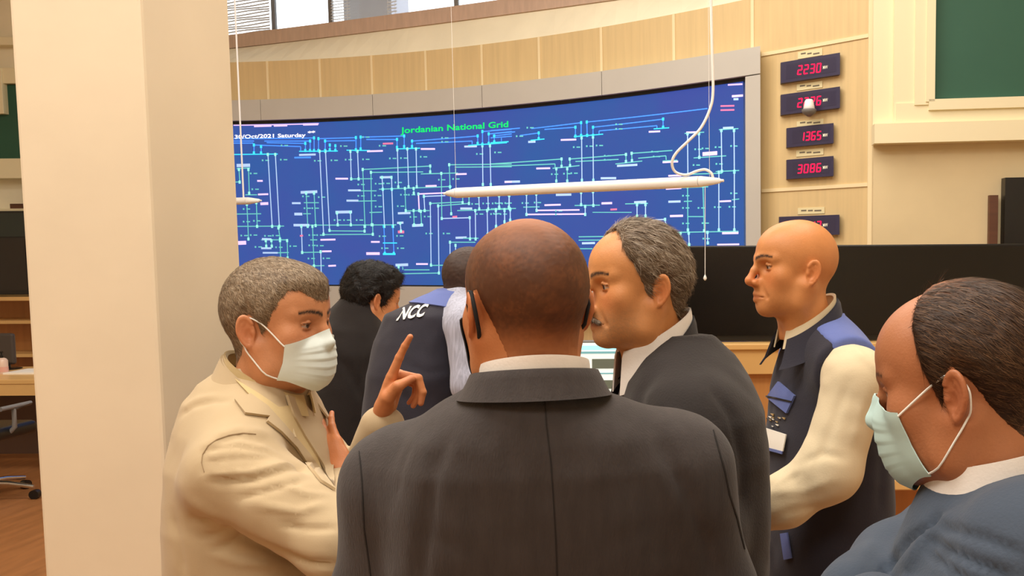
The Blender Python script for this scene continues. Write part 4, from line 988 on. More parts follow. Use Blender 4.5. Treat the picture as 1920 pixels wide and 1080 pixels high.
# ================================================================ bald man in the vest
def man_vest():
    Y = 2.26; c0 = P(1560, 900, Y)
    p = Person('bald man in a navy work vest with blue shoulders over a cream shirt, facing left', [(c0.x - .05, c0.y - .12, 0), (c0.x, c0.y + .13, 0)], (205, 128, 72))
    H = Head(196, 2, 0, (-.012, .078, .004), PN(1524, 512, 2.16), nose=.0, nb=.0008, hump=.003, chin=-.008, brow=.007, forehead=.004, neck=.060, nk=(-.045, 0, -.17), wide=1.0, lips=.001, cheek=-.002, jaw=-.002, S=.985)
    p.head(H, .0028, -.16, skin=(212, 142, 86), brow=(66, 40, 26), browt=1.6, lips=(166, 90, 62), ruddy=(212, 112, 62), stubble=((150, 96, 64), .18))
    aN = [(P(1555, 665, 2.2), .06), (P(1606, 714, 2.06), .072), (P(1556, 880, 2.02), .066), (P(1470, 938, 2.03), .056), (P(1395, 965, 2.08), .050)]
    aF = [(P(1540, 665, 2.3), .06), (P(1530, 700, 2.44), .072), (P(1500, 880, 2.46), .062), (P(1410, 945, 2.36), .052), (P(1370, 960, 2.3), .046)]
    p.mannequin(P(1552, 685, Y), (c0.x, c0.y, .93), [(aN[1][0], aN[2][0], aN[4][0]), (aF[1][0], aF[2][0], aF[4][0])])
    for a, lf in ((aN, True), (aF, False)):
        p.add(*hand(a[4][0], Vector(a[4][0]) - Vector(a[3][0]), (0, 0, 1), lf, [(35, 35, 20)] * 4, h=.004, skin=p.skin))
    p.body()
    rs = rows_px([(590, 1535, .06, .055), (630, 1545, .11, .085), (670, 1553, .155, .108), (730, 1553, .175, .128), (820, 1552, .185, .140), (930, 1552, .185, .145), (1060, 1552, .188, .145), (1240, 1555, .20, .150)], 0, Y)
    lo, hi = lohi([a for a, _ in aN + aF], .12)
    def sh(q):
        d = slices(q, [(z, x, y, a - .02, b - .02) for z, x, y, a, b in rs], 2.3, R(110))
        for a in (aN, aF): d = smin(smin(d, chain(q, a[:2], .03), .04), chain(q, a[1:], .03), .02)
        return d
    l2 = list(lo); l2[2] = rs[-1][0] + .1
    folds = [([(1545, 660), (1600, 650), (1640, 690)], 5, .004), ([(1590, 720), (1560, 800), (1530, 880)], 9, -.004), ([(1540, 720), (1520, 780), (1500, 840)], 8, .004), ([(1620, 740), (1600, 830)], 8, .003), ([(1480, 870), (1450, 900), (1425, 935)], 7, -.005), ([(1560, 900), (1510, 920), (1440, 925)], 8, .004), ([(1500, 890), (1470, 905)], 6, -.004), ([(1580, 860), (1540, 850), (1500, 870)], 8, -.005), ([(1535, 950), (1480, 960), (1430, 985)], 7, -.004)]
    garment('shirt', sh, l2, hi, .008, M_CREAM, p.root, folds, wr=.002, wsc=18, seed=8)
    l3, h3 = lohi([Vector((r[1], r[2], r[0])) for r in rs], .25); l3[2] = rs[-1][0]; h3[2] = rs[0][0] + .05
    def ve(q):
        d = slices(q, rs, 2.3, R(110))
        for a in (aN, aF): d = smin(d, chain(q, [(a[0][0], .078), (Vector(a[1][0]) * .62 + Vector(a[0][0]) * .38, .081)], .03), .04)
        for a in (aN, aF):
            ax = Vector(a[1][0]) - Vector(a[0][0]); ax = Vector((ax.x, ax.y, ax.z * .2)).normalized(); pl = (q - A(*a[1][0])) @ A(*ax) + .035
            low = np.clip((a[1][0].z - q[..., 2] - .10) * 3.0, 0, 1)
            d = smax(d, pl - low * .2, .01)
        return d
    o, V, Q = garment('vest', ve, l3, h3, .009, M_NAVY, p.root, [([(1640, 760), (1655, 860), (1650, 960)], 10, -.004), ([(1480, 650), (1455, 720), (1440, 800)], 6, -.003)], wr=.002, seed=9); T = bvh(V, Q)
    fw = A(math.cos(R(200)), math.sin(R(200)), 0); zy = P(1655, 722, 2.2).z
    def yo(q):
        d = ve(q) - .0035; s_ = (q - A(*aN[1][0])) @ fw
        return smax(smax(d, s_ - .042, .004), zy - q[..., 2], .004)
    yv, yq = nets(yo, [l3[0], l3[1], zy - .02], h3, .008)
    link('shoulder_yoke', nmesh('shoulder_yoke', yv, yq), M_VBLUE, p.root)
    pk = patch('chest_pocket', [(1463, 716), (1493, 742), (1478, 775), (1441, 745)], T, M_VBLUE, p.root, .007, .006, 6)
    patch('pocket_flap_edge', [(1442, 742), (1463, 746), (1489, 752), (1489, 755), (1463, 749), (1442, 745)], T, M_BLACK, pk, .009, .002, 3)
    patch('blue_strap', [(1466, 1000), (1479, 998), (1487, 1046), (1473, 1049)], T, M_VBLUE, p.root, .006, .004, 5)
    bd = patch('badge_card', [(1423, 797), (1480, 815), (1474, 846), (1421, 832)], T, M_PAPER, p.root, .010, .003, 6)
    patch('badge_edge', [(1421, 832), (1474, 846), (1473, 851), (1421, 837)], T, M_VBLUE, bd, .011, .003, 4)
    rs2 = random.Random(4)
    for k in range(26):
        x, y = 1456 + rs2.gauss(0, 9), 789 + rs2.gauss(0, 6); s_ = rs2.uniform(1.5, 3.2)
        if k % 2: patch('embroidery_stitch', [(x - s_, y - s_ * .6), (x + s_, y - s_ * .3), (x + s_ * .6, y + s_)], T, (M_GOLD if k % 4 == 1 else M_PAPER), p.root, .004, .003, 4)
    c = H.w((-.028, 0, -.105)); z = lambda y: P(1540, y, 2.2).z - c[2]
    collar('shirt_collar', c, 200, [(.074, .076, z(600), z(655), .0), (.071, .072, z(565), z(632), -.003), (.069, .070, z(552), z(622), -.004), (.066, .067, z(556), z(626), -.004)], M_CREAM, p.root, 160)
    collar('vest_collar', c, 200, [(.108, .106, z(622), z(694), .006), (.098, .096, z(600), z(682), .004), (.084, .085, z(566), z(652), .0), (.079, .080, z(560), z(640), .0), (.077, .077, z(566), z(645), .0)], M_NAVY, p.root, 148, .005)
    p.trousers(M_TROU, (-1, -.3, 0))
man_vest()

# ================================================================ masked man in the blue suit, right foreground
def man_right():
    Y = 1.12; c0 = P(1905, 1000, 1.16)
    p = Person('man with thinning dark hair, pale mask and blue suit at the right edge, arms folded', [(c0.x - .06, c0.y - .10, 0), (c0.x + .05, c0.y + .13, 0)], (178, 104, 66))
    H = Head(152, -13, 0, (-.012, .0775, .004), PN(1796, 742, 1.06), neck=.064, nk=(-.036, 0, -.150), wide=1.04, back=.006, jowl=.007, cheek=.002, S=1.0, nose=.0)
    p.head(H, .0024, -.165, skin=(176, 114, 76), ruddy=(184, 106, 72), brow=(60, 40, 28), stubble=((110, 68, 48), .4))
    hv, hq = H.hair([(0, .132), (25, .140), (45, .140), (56, .128), (64, .108), (71, .066), (76, .022), (82, -.012), (88, .022), (98, .036), (112, .015), (128, -.025), (150, -.062), (180, -.072)], .006, .0026, soft=.03, noise=.0008, nsc=160)
    th = np.exp(-(((hv[:, 0] - .01) / .07) ** 2 + (hv[:, 1] / .05) ** 2 + ((hv[:, 2] - .135) / .034) ** 2)) * .7
    th = np.clip(th + .9 * np.clip(1 - (hv[:, 2] - H.line(np.arctan2(hv[:, 1], hv[:, 0]), [(0, .132), (45, .140), (64, .108), (71, .066), (82, -.012), (180, -.072)])) / .016, 0, 1) * .45, 0, .8)[:, None]
    hc = np.array(srgb((54, 36, 24))) * (1 - th) + np.array(srgb((168, 104, 64))) * th
    flow = lambda q: np.stack([q[:, 0] * 0 - .75, q[:, 1] * 5, -.45 - 4 * (.07 - q[:, 2]).clip(-.1, .1)], 1)
    rk = np.random.RandomState(5)
    sv, sf, sc = H.strands(hv, hq, 13000, .020, flow, lift=.07, width=.0008, cols=((50, 34, 23), (66, 45, 30), (84, 59, 40), (58, 39, 27), (104, 76, 52)), jit=.16, keep=lambda q: rk.rand(len(q)) > .8 * np.exp(-(((q[:, 0] - .01) / .07) ** 2 + (q[:, 1] / .05) ** 2 + ((q[:, 2] - .135) / .03) ** 2)))
    V3, Q3, C3 = joinq([(hv, hq, hc), (sv, sf, sc)]); link('hair', nmesh('hair', H.w(V3), Q3, True, C3), M_HAIR, p.root)
    H.mask(p.root, M_MASK)
    aN = [(P(1905, 930, 1.12), .070), (P(1965, 1080, .97), .085), (P(1900, 1420, .98), .068), (P(1660, 1300, 1.02), .054)]
    aF = [(P(1870, 940, 1.18), .066), (P(1758, 1030, 1.28), .080), (P(1660, 1120, 1.22), .066), (P(1570, 1150, 1.10), .052)]
    aN = [(P(1915, 990, 1.12), .066), (P(1935, 1060, .99), .088), (P(1830, 1290, .95), .072), (P(1640, 1160, 1.02), .052)]
    aF = [(P(1870, 985, 1.18), .062), (P(1790, 1025, 1.29), .078), (P(1685, 1070, 1.24), .062), (P(1605, 1130, 1.12), .052)]
    p.mannequin(P(1890, 975, 1.15), (c0.x, c0.y, .93), [(aN[1][0], aN[2][0], aN[3][0]), (aF[1][0], aF[2][0], aF[3][0])])
    p.add(*hand(P(1600, 1135, 1.115), Vector((-.15, -.6, -.8)), (-.5, -.6, .3), False, [(25, 30, 20)] * 4, h=.0035, skin=p.skin))
    p.add(*hand(aN[3][0], Vector((-.1, .7, -.5)), (0, 0, 1), True, [(30, 35, 20)] * 4, h=.004, skin=p.skin))
    p.body()
    rows = rows_px([(868, 1880, .06, .066, 1.12), (903, 1885, .10, .095, 1.13), (945, 1890, .16, .112, 1.15), (1000, 1895, .20, .13, 1.16), (1100, 1895, .215, .142, 1.16), (1250, 1895, .215, .145, 1.16), (1450, 1895, .21, .14, 1.16), (1680, 1895, .215, .145, 1.16)], 0, Y)
    def fn(q):
        d = slices(q, rows, 2.3, R(60))
        d = smin(d, chain(q, aN[:2], .03), .05); d = smin(d, chain(q, aF[:2], .03), .05)
        d = smin(d, chain(q, aN[1:], .03), .022); return smin(d, chain(q, aF[1:], .03), .022)
    lo, hi = lohi([a for a, _ in aN + aF], .14); lo[2] = rows[-1][0]; hi[2] = P(1880, 840, 1.13).z + .02
    folds = [([(1760, 965), (1742, 985), (1700, 1012), (1655, 1075)], 6, -.012), ([(1800, 960), (1740, 1000), (1700, 1060)], 10, .006), ([(1740, 1010), (1820, 1050), (1900, 1085)], 7, -.008), ([(1755, 985), (1850, 1010), (1920, 1040)], 8, -.006), ([(1735, 1030), (1780, 1065), (1810, 1085)], 6, -.006), ([(1660, 950), (1672, 965), (1700, 962)], 5, -.005), ([(1640, 1010), (1610, 1060)], 8, .003), ([(1800, 1060), (1870, 1085)], 8, .004)]
    o, V, Q = garment('jacket', fn, lo, hi, .0075, M_BLUESUIT, p.root, folds, wr=.0025, wsc=15, seed=12); T = bvh(V, Q)
    c = H.w((-.030, 0, -.10)); z = lambda y: P(1872, y, 1.12).z - c[2]
    collar('shirt_collar', c, 152, [(.084, .090, z(880), z(950), .012), (.081, .087, z(824), z(900), .010), (.079, .085, z(808), z(880), .009), (.076, .082, z(814), z(886), .009)], M_SHIRT, p.root, 165)
    collar('jacket_collar', c, 152, [(.122, .118, z(905), z(1085), .014), (.106, .102, z(875), z(1050), .008), (.089, .090, z(838), z(1010), .0), (.084, .086, z(826), z(1000), .0), (.081, .083, z(834), z(1006), .0)], M_BLUESUIT, p.root, 142, .004)
    p.trousers(M_TROUN, (-.85, .5, 0))
man_right()
# ================================================================ man in the beige blazer
M_STRIPEB = cloth('fine_striped_shirt', (206, 182, 134), bump=.1)
def man_beige():
    Y = 1.70; c0 = P(517, 950, Y)
    p = Person('grey haired man in a beige blazer and white face mask raising one index finger', [(c0.x - .02, c0.y - .12, 0), (c0.x - .02, c0.y + .13, 0)], (200, 124, 76))
    H = Head(-9, -2, 0, (-.012, -.0775, .004), PN(466, 622, 1.615), nose=-.010, wide=1.03, neck=.063, nk=(-.045, 0, -.165), jowl=.005, back=.006, brow=-.003, S=.95, L=.92, crown=.004)
    p.head(H, .0024, -.16, skin=(206, 142, 100), ruddy=(208, 124, 88), brow=(48, 36, 30), browt=1.5, stubble=((150, 110, 84), .3))
    def top(q): return .006 * np.clip((q[..., 0] - .03) / .05, 0, 1) * np.clip((q[..., 2] - .07) / .03, 0, 1)
    hv, hq = H.hair([(0, .060), (12, .061), (22, .072), (33, .083), (44, .079), (54, .062), (64, .038), (73, .012), (81, -.004), (87, .022), (98, .036), (110, .012), (122, -.030), (150, -.070), (180, -.078)], .0055, .0026, soft=.03, noise=.0007, nsc=170, top=top)
    flow = lambda q: np.stack([.7 + 0 * q[:, 0], q[:, 1] * 3, -.5 - 5 * (.08 - q[:, 2]).clip(-.1, .12)], 1)
    nz = np.clip(.5 + .5 * vnoise(hv, 70, 4), 0, 1)[:, None]; fade = np.clip((hv[:, 2] + .085) / .08, 0, 1)[:, None]
    hc = np.array(srgb((128, 106, 82))) * (1 - nz) + np.array(srgb((158, 136, 110))) * nz; hc = hc * fade + np.array(srgb((160, 110, 78))) * (1 - fade)
    sv, sf, sc = H.strands(hv, hq, 15000, .011, flow, lift=.16, width=.0008, cols=((112, 92, 72), (142, 122, 98), (164, 146, 122), (94, 76, 58), (184, 166, 142), (128, 108, 84)), jit=.3, keep=lambda q: q[:, 2] > -.05)
    V3, Q3, C3 = joinq([(hv, hq, hc), (sv, sf, sc)]); link('hair', nmesh('hair', H.w(V3), Q3, True, C3), M_HAIR, p.root)
    H.mask(p.root, M_MASKW, nose_up=-.007)
    aN = [(P(464, 770, 1.64), .055), (P(440, 885, 1.515), .074), (P(640, 1018, 1.47), .062), (P(642, 922, 1.70), .046)]
    aF = [(P(520, 745, 1.74), .055), (P(575, 860, 1.90), .070), (P(676, 940, 1.94), .056), (P(716, 800, 1.90), .044)]
    p.mannequin(P(485, 765, Y), (c0.x, c0.y, .93), [(aN[1][0], aN[2][0], aN[3][0]), (aF[1][0], aF[2][0], P(718, 790, 1.9))])
    # raised hand, index finger up
    w = P(717, 778, 1.90); k = P(744, 706, 1.90)
    p.add(*hand(w, k - w, (-.15, -1, -.1), True, [(2, 4, 4), (78, 62, 30), (88, 70, 30), (92, 74, 30)], .02, (28, 46), S=1.0, h=.0022, skin=(208, 134, 88), thumb_in=.75))
    # the other hand lies against the raised arm
    w2 = P(640, 908, 1.71); k2 = P(612, 848, 1.735)
    p.add(*hand(w2, k2 - w2, (-1, .2, -.1), False, [(8, 12, 8), (8, 14, 8), (9, 14, 10), (12, 16, 10)], .0, (10, 12), h=.0026, skin=(208, 134, 88), thumb_in=.2))
    p.body()
    rows = rows_px([(690, 478, .055, .055), (715, 474, .084, .088), (745, 464, .118, .096), (790, 468, .158, .108), (850, 476, .190, .124), (950, 490, .205, .142), (1080, 512, .205, .160), (1250, 517, .20, .152), (1430, 517, .205, .155)], 0, Y)
    def fn(q):
        d = slices(q, rows, 2.3, R(-86))
        d = smin(d, chain(q, aN[:2], .03), .055); d = smin(d, chain(q, aF[:2], .03), .05)
        d = smin(d, chain(q, aN[1:], .03), .020); return smin(d, chain(q, aF[1:], .02), .022)
    lo, hi = lohi([a for a, _ in aN + aF], .12); lo[2] = rows[-1][0]; lo[0] = c0.x - .25; hi[2] = P(490, 690, 1.7).z + .03
    folds = [([(382, 880), (384, 850), (410, 826), (450, 815), (500, 826), (545, 852), (590, 892)], 8, -.006), ([(380, 862), (388, 838), (415, 815), (452, 804), (505, 815)], 8, .004),
             ([(392, 842), (440, 836), (500, 846), (560, 868)], 5, -.004), ([(384, 866), (450, 860), (510, 858)], 5, -.003), ([(395, 902), (470, 900), (540, 878), (590, 872)], 7, -.006), ([(400, 890), (470, 886), (545, 868)], 7, .005),
             ([(450, 935), (510, 918), (570, 900)], 6, -.005), ([(480, 945), (560, 960), (610, 945)], 8, .005), ([(525, 905), (570, 925), (620, 930)], 6, .004), ([(530, 985), (580, 992), (630, 990)], 6, -.005),
             ([(363, 972), (410, 985), (464, 1012), (520, 1035), (575, 1056), (630, 1060)], 7, -.009), ([(405, 1030), (435, 1016), (462, 1008)], 6, -.007), ([(380, 1008), (420, 998), (440, 992)], 6, -.005), ([(400, 1040), (450, 1055), (520, 1060)], 8, .005), ([(350, 935), (390, 960), (420, 975)], 9, .004),
             ([(336, 780), (360, 762), (400, 752), (430, 752)], 5, -.004), ([(345, 765), (372, 748), (405, 742)], 5, .003), ([(320, 960), (335, 1020), (345, 1080)], 8, -.004)]
    o, V, Q = garment('jacket', fn, lo, hi, .0068, M_BEIGE, p.root, folds, wr=.002, wsc=16, seed=21); T = bvh(V, Q)
    M_SEAMB = mat('tan_seam', (158, 134, 102), .9)
    seam([(383, 886), (378, 868), (380, 852), (390, 836), (407, 824), (430, 816), (455, 812), (480, 814)], 1.6, T, M_SEAMB, o)
    patch('shirt_front', [(440, 712), (487, 742), (520, 765), (548, 760), (556, 800), (590, 852), (600, 880), (560, 840), (520, 795), (470, 745)], T, M_STRIPEB, p.root, .004, .003, 8)
    patch('lapel', [(459, 778), (440, 752), (470, 742), (500, 765), (533, 803), (575, 850), (626, 921), (600, 905), (580, 880), (552, 840), (524, 812), (498, 792), (502, 783), (484, 781)], T, M_BEIGE, p.root, .006, .005, 7)
    patch('lapel', [(533, 742), (558, 750), (590, 787), (604, 806), (618, 850), (629, 900), (626, 916), (598, 868), (566, 818), (545, 780)], T, M_BEIGE, p.root, .007, .005, 7)
    c = H.w((-.028, 0, -.105)); z = lambda y: P(480, y, 1.66).z - c[2]
    collar('shirt_collar', c, 2, [(.077, .075, z(690), z(785), .004), (.0745, .072, z(668), z(757), .002), (.073, .070, z(660), z(745), .001), (.070, .067, z(666), z(750), .001)], M_STRIPEB, p.root, 168)
    collar('jacket_collar', c, 2, [(.116, .108, z(722), z(825), .004), (.103, .094, z(702), z(805), .004), (.087, .080, z(674), z(778), .002), (.082, .076, z(665), z(770), .002), (.079, .073, z(670), z(775), .002)], M_BEIGE, p.root, 135, .004)
    p.trousers(M_TROUB, (1, .05, 0))
M_MASKW = mat('white_mask_fabric', (234, 246, 244), .85, noise=.03, nscale=30)
man_beige()

# ================================================================ the two men leaning over the desk behind
def man_black():
    P = lambda x, y, Y: globals()['P'](x, y, Y + .17); PN = lambda x, y, Y: np.array(P(x, y, Y), np.float32)
    Y = 3.35; c0 = P(640, 800, Y)
    p = Person('black haired man in a black coat leaning over the desk behind the man in beige', [(c0.x - .12, c0.y - .05, 0), (c0.x + .12, c0.y, 0)], (205, 140, 96))
    H = Head(42, -16, 0, (-.012, -.0775, .004), PN(706, 566, 3.34), neck=.055, nk=(-.06, 0, -.15))
    p.head(H, .004, -.15, skin=(208, 142, 96), brow=(30, 24, 22))
    hv, hq = H.hair([(0, .095), (30, .098), (50, .075), (62, .045), (72, .0), (82, -.016), (88, .02), (98, .034), (110, .01), (125, -.03), (150, -.065), (180, -.075)], .018, .0042, noise=.003, nsc=80, soft=.035, lump=.004, top=lambda q: .012 * np.clip((q[..., 2] - .06) / .06, 0, 1))
    sv, sf, sc = H.strands(hv, hq, 5000, .028, lambda q: np.stack([.5 + 0 * q[:, 0], q[:, 1] * 3, .1 - 4 * (.08 - q[:, 2]).clip(-.1, .1)], 1), lift=.4, width=.0016, cols=((22, 18, 17), (32, 26, 24), (16, 13, 13)), jit=.4)
    V3, Q3, C3 = joinq([(hv, hq, np.tile(np.array(srgb((24, 20, 19))), (len(hv), 1))), (sv, sf, sc)]); link('hair', nmesh('hair', H.w(V3), Q3, True, C3), M_HAIR, p.root)
    aN = [(P(672, 600, 3.36), .06), (P(700, 660, 3.34), .068), (P(718, 740, 3.36), .056), (P(770, 770, 3.62), .045)]
    aF = [(P(655, 600, 3.38), .06), (P(580, 655, 3.45), .072), (P(600, 780, 3.65), .058), (P(690, 800, 3.85), .045)]
    p.mannequin(P(662, 620, 3.37), (c0.x, c0.y, .93), [(aN[1][0], aN[2][0], aN[3][0]), (aF[1][0], aF[2][0], aF[3][0])])
    for a, lf in ((aN, False), (aF, True)): p.add(*hand(a[3][0], Vector(a[3][0]) - Vector(a[2][0]), (0, 0, 1), lf, [(25, 25, 20)] * 4, h=.005, skin=p.skin))
    p.body()
    rows = rows_px([(560, 672, .06, .06), (585, 664, .09, .08), (615, 652, .15, .11), (660, 642, .195, .13), (720, 636, .21, .14), (800, 634, .21, .14), (900, 634, .21, .14), (1010, 634, .215, .145)], 0, 3.55)
    def fn(q):
        d = slices(q, rows, 2.3, R(-50))
        for a in (aN, aF): d = smin(smin(d, chain(q, a[:2], .03), .05), chain(q, a[1:], .03), .025)
        return d
    lo, hi = lohi([a for a, _ in aN + aF], .15); lo[2] = rows[-1][0]; lo[0] = min(lo[0], c0.x - .25)
    garment('coat', fn, lo, hi, .012, M_BLACKCOAT, p.root, [([(600, 640), (650, 690), (690, 760)], 8, -.006), ([(680, 620), (690, 680), (670, 740)], 7, -.006), ([(560, 700), (620, 740)], 8, -.005)], wr=.004, wsc=10, seed=31)
    c = H.w((-.03, 0, -.085)); collar('coat_collar', c, 40, [(.085, .085, -.03, -.08, 0), (.076, .076, .012, -.04, 0), (.072, .072, .014, -.04, 0)], M_BLACKCOAT, p.root, 160, .005)
    p.trousers(M_TROU, (.7, .7, 0))
man_black()

def man_vest_back():
    Y = 3.0; c0 = P(785, 800, Y)
    p = Person('man in a dark vest with white letters on its back, bending over the desk', [(c0.x - .1, c0.y - .02, 0), (c0.x + .12, c0.y + .02, 0)], (190, 120, 74))
    H = Head(60, -22, 0, (0, 0, 0), PN(880, 540, 3.12), neck=.058, nk=(-.06, 0, -.15))
    p.head(H, .004, -.15, skin=(196, 122, 74))
    hv, hq = H.hair([(0, .10), (40, .09), (62, .06), (75, .0), (84, -.005), (90, .03), (105, .035), (120, -.01), (140, -.05), (180, -.055)], .006, .0042, noise=.001)
    link('hair', nmesh('hair', H.w(hv), hq, True, np.tile(np.array(srgb((62, 44, 36))), (len(hv), 1)) * (1 + .25 * vnoise(hv, 200, 1))[:, None]), M_HAIR, p.root)
    aN = [(P(862, 575, 3.04), .055), (P(876, 612, 2.90), .066), (P(884, 720, 2.86), .058), (P(930, 790, 3.15), .045)]
    aF = [(P(842, 575, 3.1), .055), (P(775, 632, 3.18), .060), (P(800, 740, 3.34), .052), (P(850, 790, 3.55), .045)]
    p.mannequin(P(845, 600, 3.06), (c0.x, c0.y, .93), [(aN[1][0], aN[2][0], aN[3][0]), (aF[1][0], aF[2][0], aF[3][0])])
    for a, lf in ((aN, False), (aF, True)): p.add(*hand(a[3][0], Vector(a[3][0]) - Vector(a[2][0]), (0, 0, 1), lf, [(25, 25, 20)] * 4, h=.005, skin=p.skin))
    p.body()
    rows = rows_px([(545, 858, .06, .06, 3.08), (562, 842, .10, .085, 3.07), (590, 808, .152, .115, 3.05), (640, 792, .158, .13, 3.03), (700, 783, .162, .14, 3.0), (780, 778, .17, .145, 3.0), (880, 778, .175, .145, 3.0), (1020, 778, .18, .15, 3.0)], 0, Y)
    lo, hi = lohi([a for a, _ in aN + aF], .12)
    def sh(q):
        d = slices(q, [(z, x, y, a - .014, b - .014) for z, x, y, a, b in rows], 2.3, R(-25))
        for a in (aN, aF): d = smin(smin(d, chain(q, a[:2], .03), .04), chain(q, a[1:], .03), .02)
        return d
    garment('shirt', sh, lo, hi, .010, M_STRIPE, p.root, [([(868, 620 + 12 * i), (880, 640 + 12 * i), (890, 655 + 12 * i)], 3, -.003) for i in range(9)], wr=.002, seed=41)
    l3, h3 = lohi([Vector((r[1], r[2], r[0])) for r in rows], .21); l3[2] = rows[-1][0]; h3[2] = rows[0][0] + .05
    o, V, Q = garment('vest', lambda q: slices(q, rows, 2.3, R(-25)), l3, h3, .011, M_NAVY, p.root, [([(760, 680), (800, 700), (850, 690)], 8, -.004), ([(720, 720), (780, 760)], 8, -.004)], wr=.004, wsc=11, seed=42); T = bvh(V, Q)
    patch('shoulder_yoke', [(766, 569), (790, 556), (815, 546), (842, 536), (862, 540), (860, 578), (836, 577), (808, 573), (785, 570)], T, M_VBLUE, p.root, .006, .005, 6)
    def onv(x, y):
        d = ray(x, y).normalized(); h = T.ray_cast(CAM, d)
        if h[0] is None: h = T.find_nearest(CAM + d * 3)
        return h[0] - d * .009
    mb = MB(); V_, F_ = text_mesh('NCC', 0, 0, .035); hh = 24
    mb.add([onv(743 + 50 * v[0] + v[1] * hh * .75, 600 - 8 * v[0] - v[1] * hh / .72) for v in V_], F_)
    mb.build('white_lettering', M_PAPER, p.root)
    c = H.w((-.035, 0, -.09)); collar('shirt_collar', c, 60, [(.078, .078, -.02, -.06, 0), (.07, .07, .018, -.03, 0), (.067, .067, .018, -.03, 0)], M_VBLUE, p.root, 160, .004)
    p.trousers(M_TROU, (.4, .9, 0))
man_vest_back()
# ================================================================ red number displays on the panelling
SEG = {'0': 'abcdef', '1': 'bc', '2': 'abged', '3': 'abgcd', '5': 'afgcd', '6': 'afgedc', '8': 'abcdefg', '7': 'abc', '4': 'fgbc', '9': 'abcdfg'}
LP = lambda x, y, o: wray(x, y, .08 - o)
def wall_box(name, x0, x1, y0, y1, d0, d1, m_, parent=None, bevel=0):
    xm = (x0 + x1) / 2; za, zb = LP(xm, y1, d1).z, LP(xm, y0, d1).z; X0, X1 = LP(x0, y0, d1).x, LP(x1, y0, d1).x
    return strip_curve(X0, X1, za, zb, .08 - d1, d1 - d0, 1).build(name, m_, parent, bevel=bevel)
M_LED = mat('display_housing', (58, 54, 82), .35); M_LABEL = mat('label_paper', (236, 222, 176), .7); M_INK = mat('ink_grey', (120, 110, 92), .7)
def led(x0, x1, y0, y1, ly0, ly1, lx0, lx1, digits, dx0, dx1, label):
    xm = (x0 + x1) / 2; c = LP(xm, y1, .05)
    t = empty('number_display', (c.x, c.y, c.z), label, 'display', 'red number displays on the maple panel')
    h = wall_box('housing', x0, x1, y0, y1, 0, .05, M_LED, t, .004)
    wall_box('window', x0 + 10, x1 - 8, y0 + 6, y1 - 6, .049, .052, M_BLACKD, h)
    if digits:
        n = len(digits); H_ = (y1 - y0) * .40; yc = (y0 + y1) / 2 + 1
        for i, ch in enumerate(digits):
            m = MB()
            cx = dx0 + (dx1 - dx0) * (i + .5) / n; w = (dx1 - dx0) / n * .58; sl = -.118 if y0 < 220 else -.07
            def seg(ax, ay, bx, by):
                tk = 1.0; q = []
                f = lambda X, Yy: LP(X + .10 * (yc - Yy), Yy + sl * (X - xm), .055)
                if ax == bx: q = [f(ax - tk, ay), f(ax + tk, ay), f(ax + tk, by), f(ax - tk, by)]
                else: q = [f(ax, ay - tk), f(bx, ay - tk), f(bx, ay + tk), f(ax, ay + tk)]
                m.add([Vector(v) for v in q], [(0, 1, 2, 3)] if ax != bx else [(0, 1, 2, 3)])
            l, r, tp, md, bt = cx - w / 2, cx + w / 2, yc - H_ / 2, yc, yc + H_ / 2
            S_ = dict(a=(l, tp, r, tp), g=(l, md, r, md), d=(l, bt, r, bt), f=(l, tp, l, md), b=(r, tp, r, md), e=(l, md, l, bt), c=(r, md, r, bt))
            for s in SEG[ch]: seg(*S_[s])
            m.build('red_digit', E_RED, h)
        sl = -.118 if y0 < 220 else -.07
        u = MB(); text_px(u, 'MW', (dx1 + 2, yc + 3 + sl * (dx1 - xm)), (dx1 + 11, yc + 3 + sl * (dx1 + 9 - xm)), 6, lambda X, Yy: LP(X, Yy, .055)); u.build('unit_text', E_PALE, h)
    lb_ = wall_box('paper_label', lx0, lx1, ly0, ly1, 0, .006, M_LABEL, t)
    ym = (ly0 + ly1) / 2
    for a, b in ((.12, .32), (.38, .56), (.62, .88)):
        wall_box('label_text', lx0 + (lx1 - lx0) * a, lx0 + (lx1 - lx0) * b, ym - 1.6, ym + 1.2, .005, .0072, M_INK, lb_)
M_BLACKD = mat('display_window', (56, 52, 78), .3)
led(1464, 1575, 108, 148, 94, 107, 1496, 1542, '2230', 1494, 1541, 'topmost dark blue number display reading 2230 in red')
led(1464, 1575, 170, 209, 155, 167, 1494, 1542, '2226', 1494, 1541, 'dark blue number display partly hidden by the small white dome')
led(1475, 1563, 235.5, 272.5, 225, 235, 1494, 1544, '1365', 1499, 1541, 'dark blue number display reading 1365 in red')
led(1475, 1563, 296, 333, 280, 292, 1493, 1544, '3086', 1494, 1541, 'dark blue number display reading 3086 in red, fourth from the top')
led(1461, 1574, 404.5, 441, 389, 401, 1496, 1546, '1313', 1494, 1541, 'lowest dark blue number display, half hidden behind the bald head')
# small dome in front of the second display
c = LP(1517, 204, .14); sc_ = c.y / FPX
t = empty('dome_sensor', (c.x, c.y, c.z), 'small white dome on a grey base in front of the second red display', 'sensor')
MB().lathe([(.0, 17 * sc_), (6 * sc_, 17 * sc_), (8 * sc_, 14 * sc_), (9.5 * sc_, 6 * sc_), (11 * sc_, 0), (10 * sc_, -1 * sc_)], c, 24).build('dome', M_WHITE, t, True)
MB().lathe([(13 * sc_, -1 * sc_), (14 * sc_, -3 * sc_), (12 * sc_, -8 * sc_), (6 * sc_, -12 * sc_), (3 * sc_, -14 * sc_)], c, 24).build('base', M_GREYPL, t, True)
m = MB(); m.tube([(c.x, c.y, c.z - .02), (c.x, wallY(c.x) + .09, c.z - .02)], .008, 8); m.build('bracket', M_GREYPL, t)

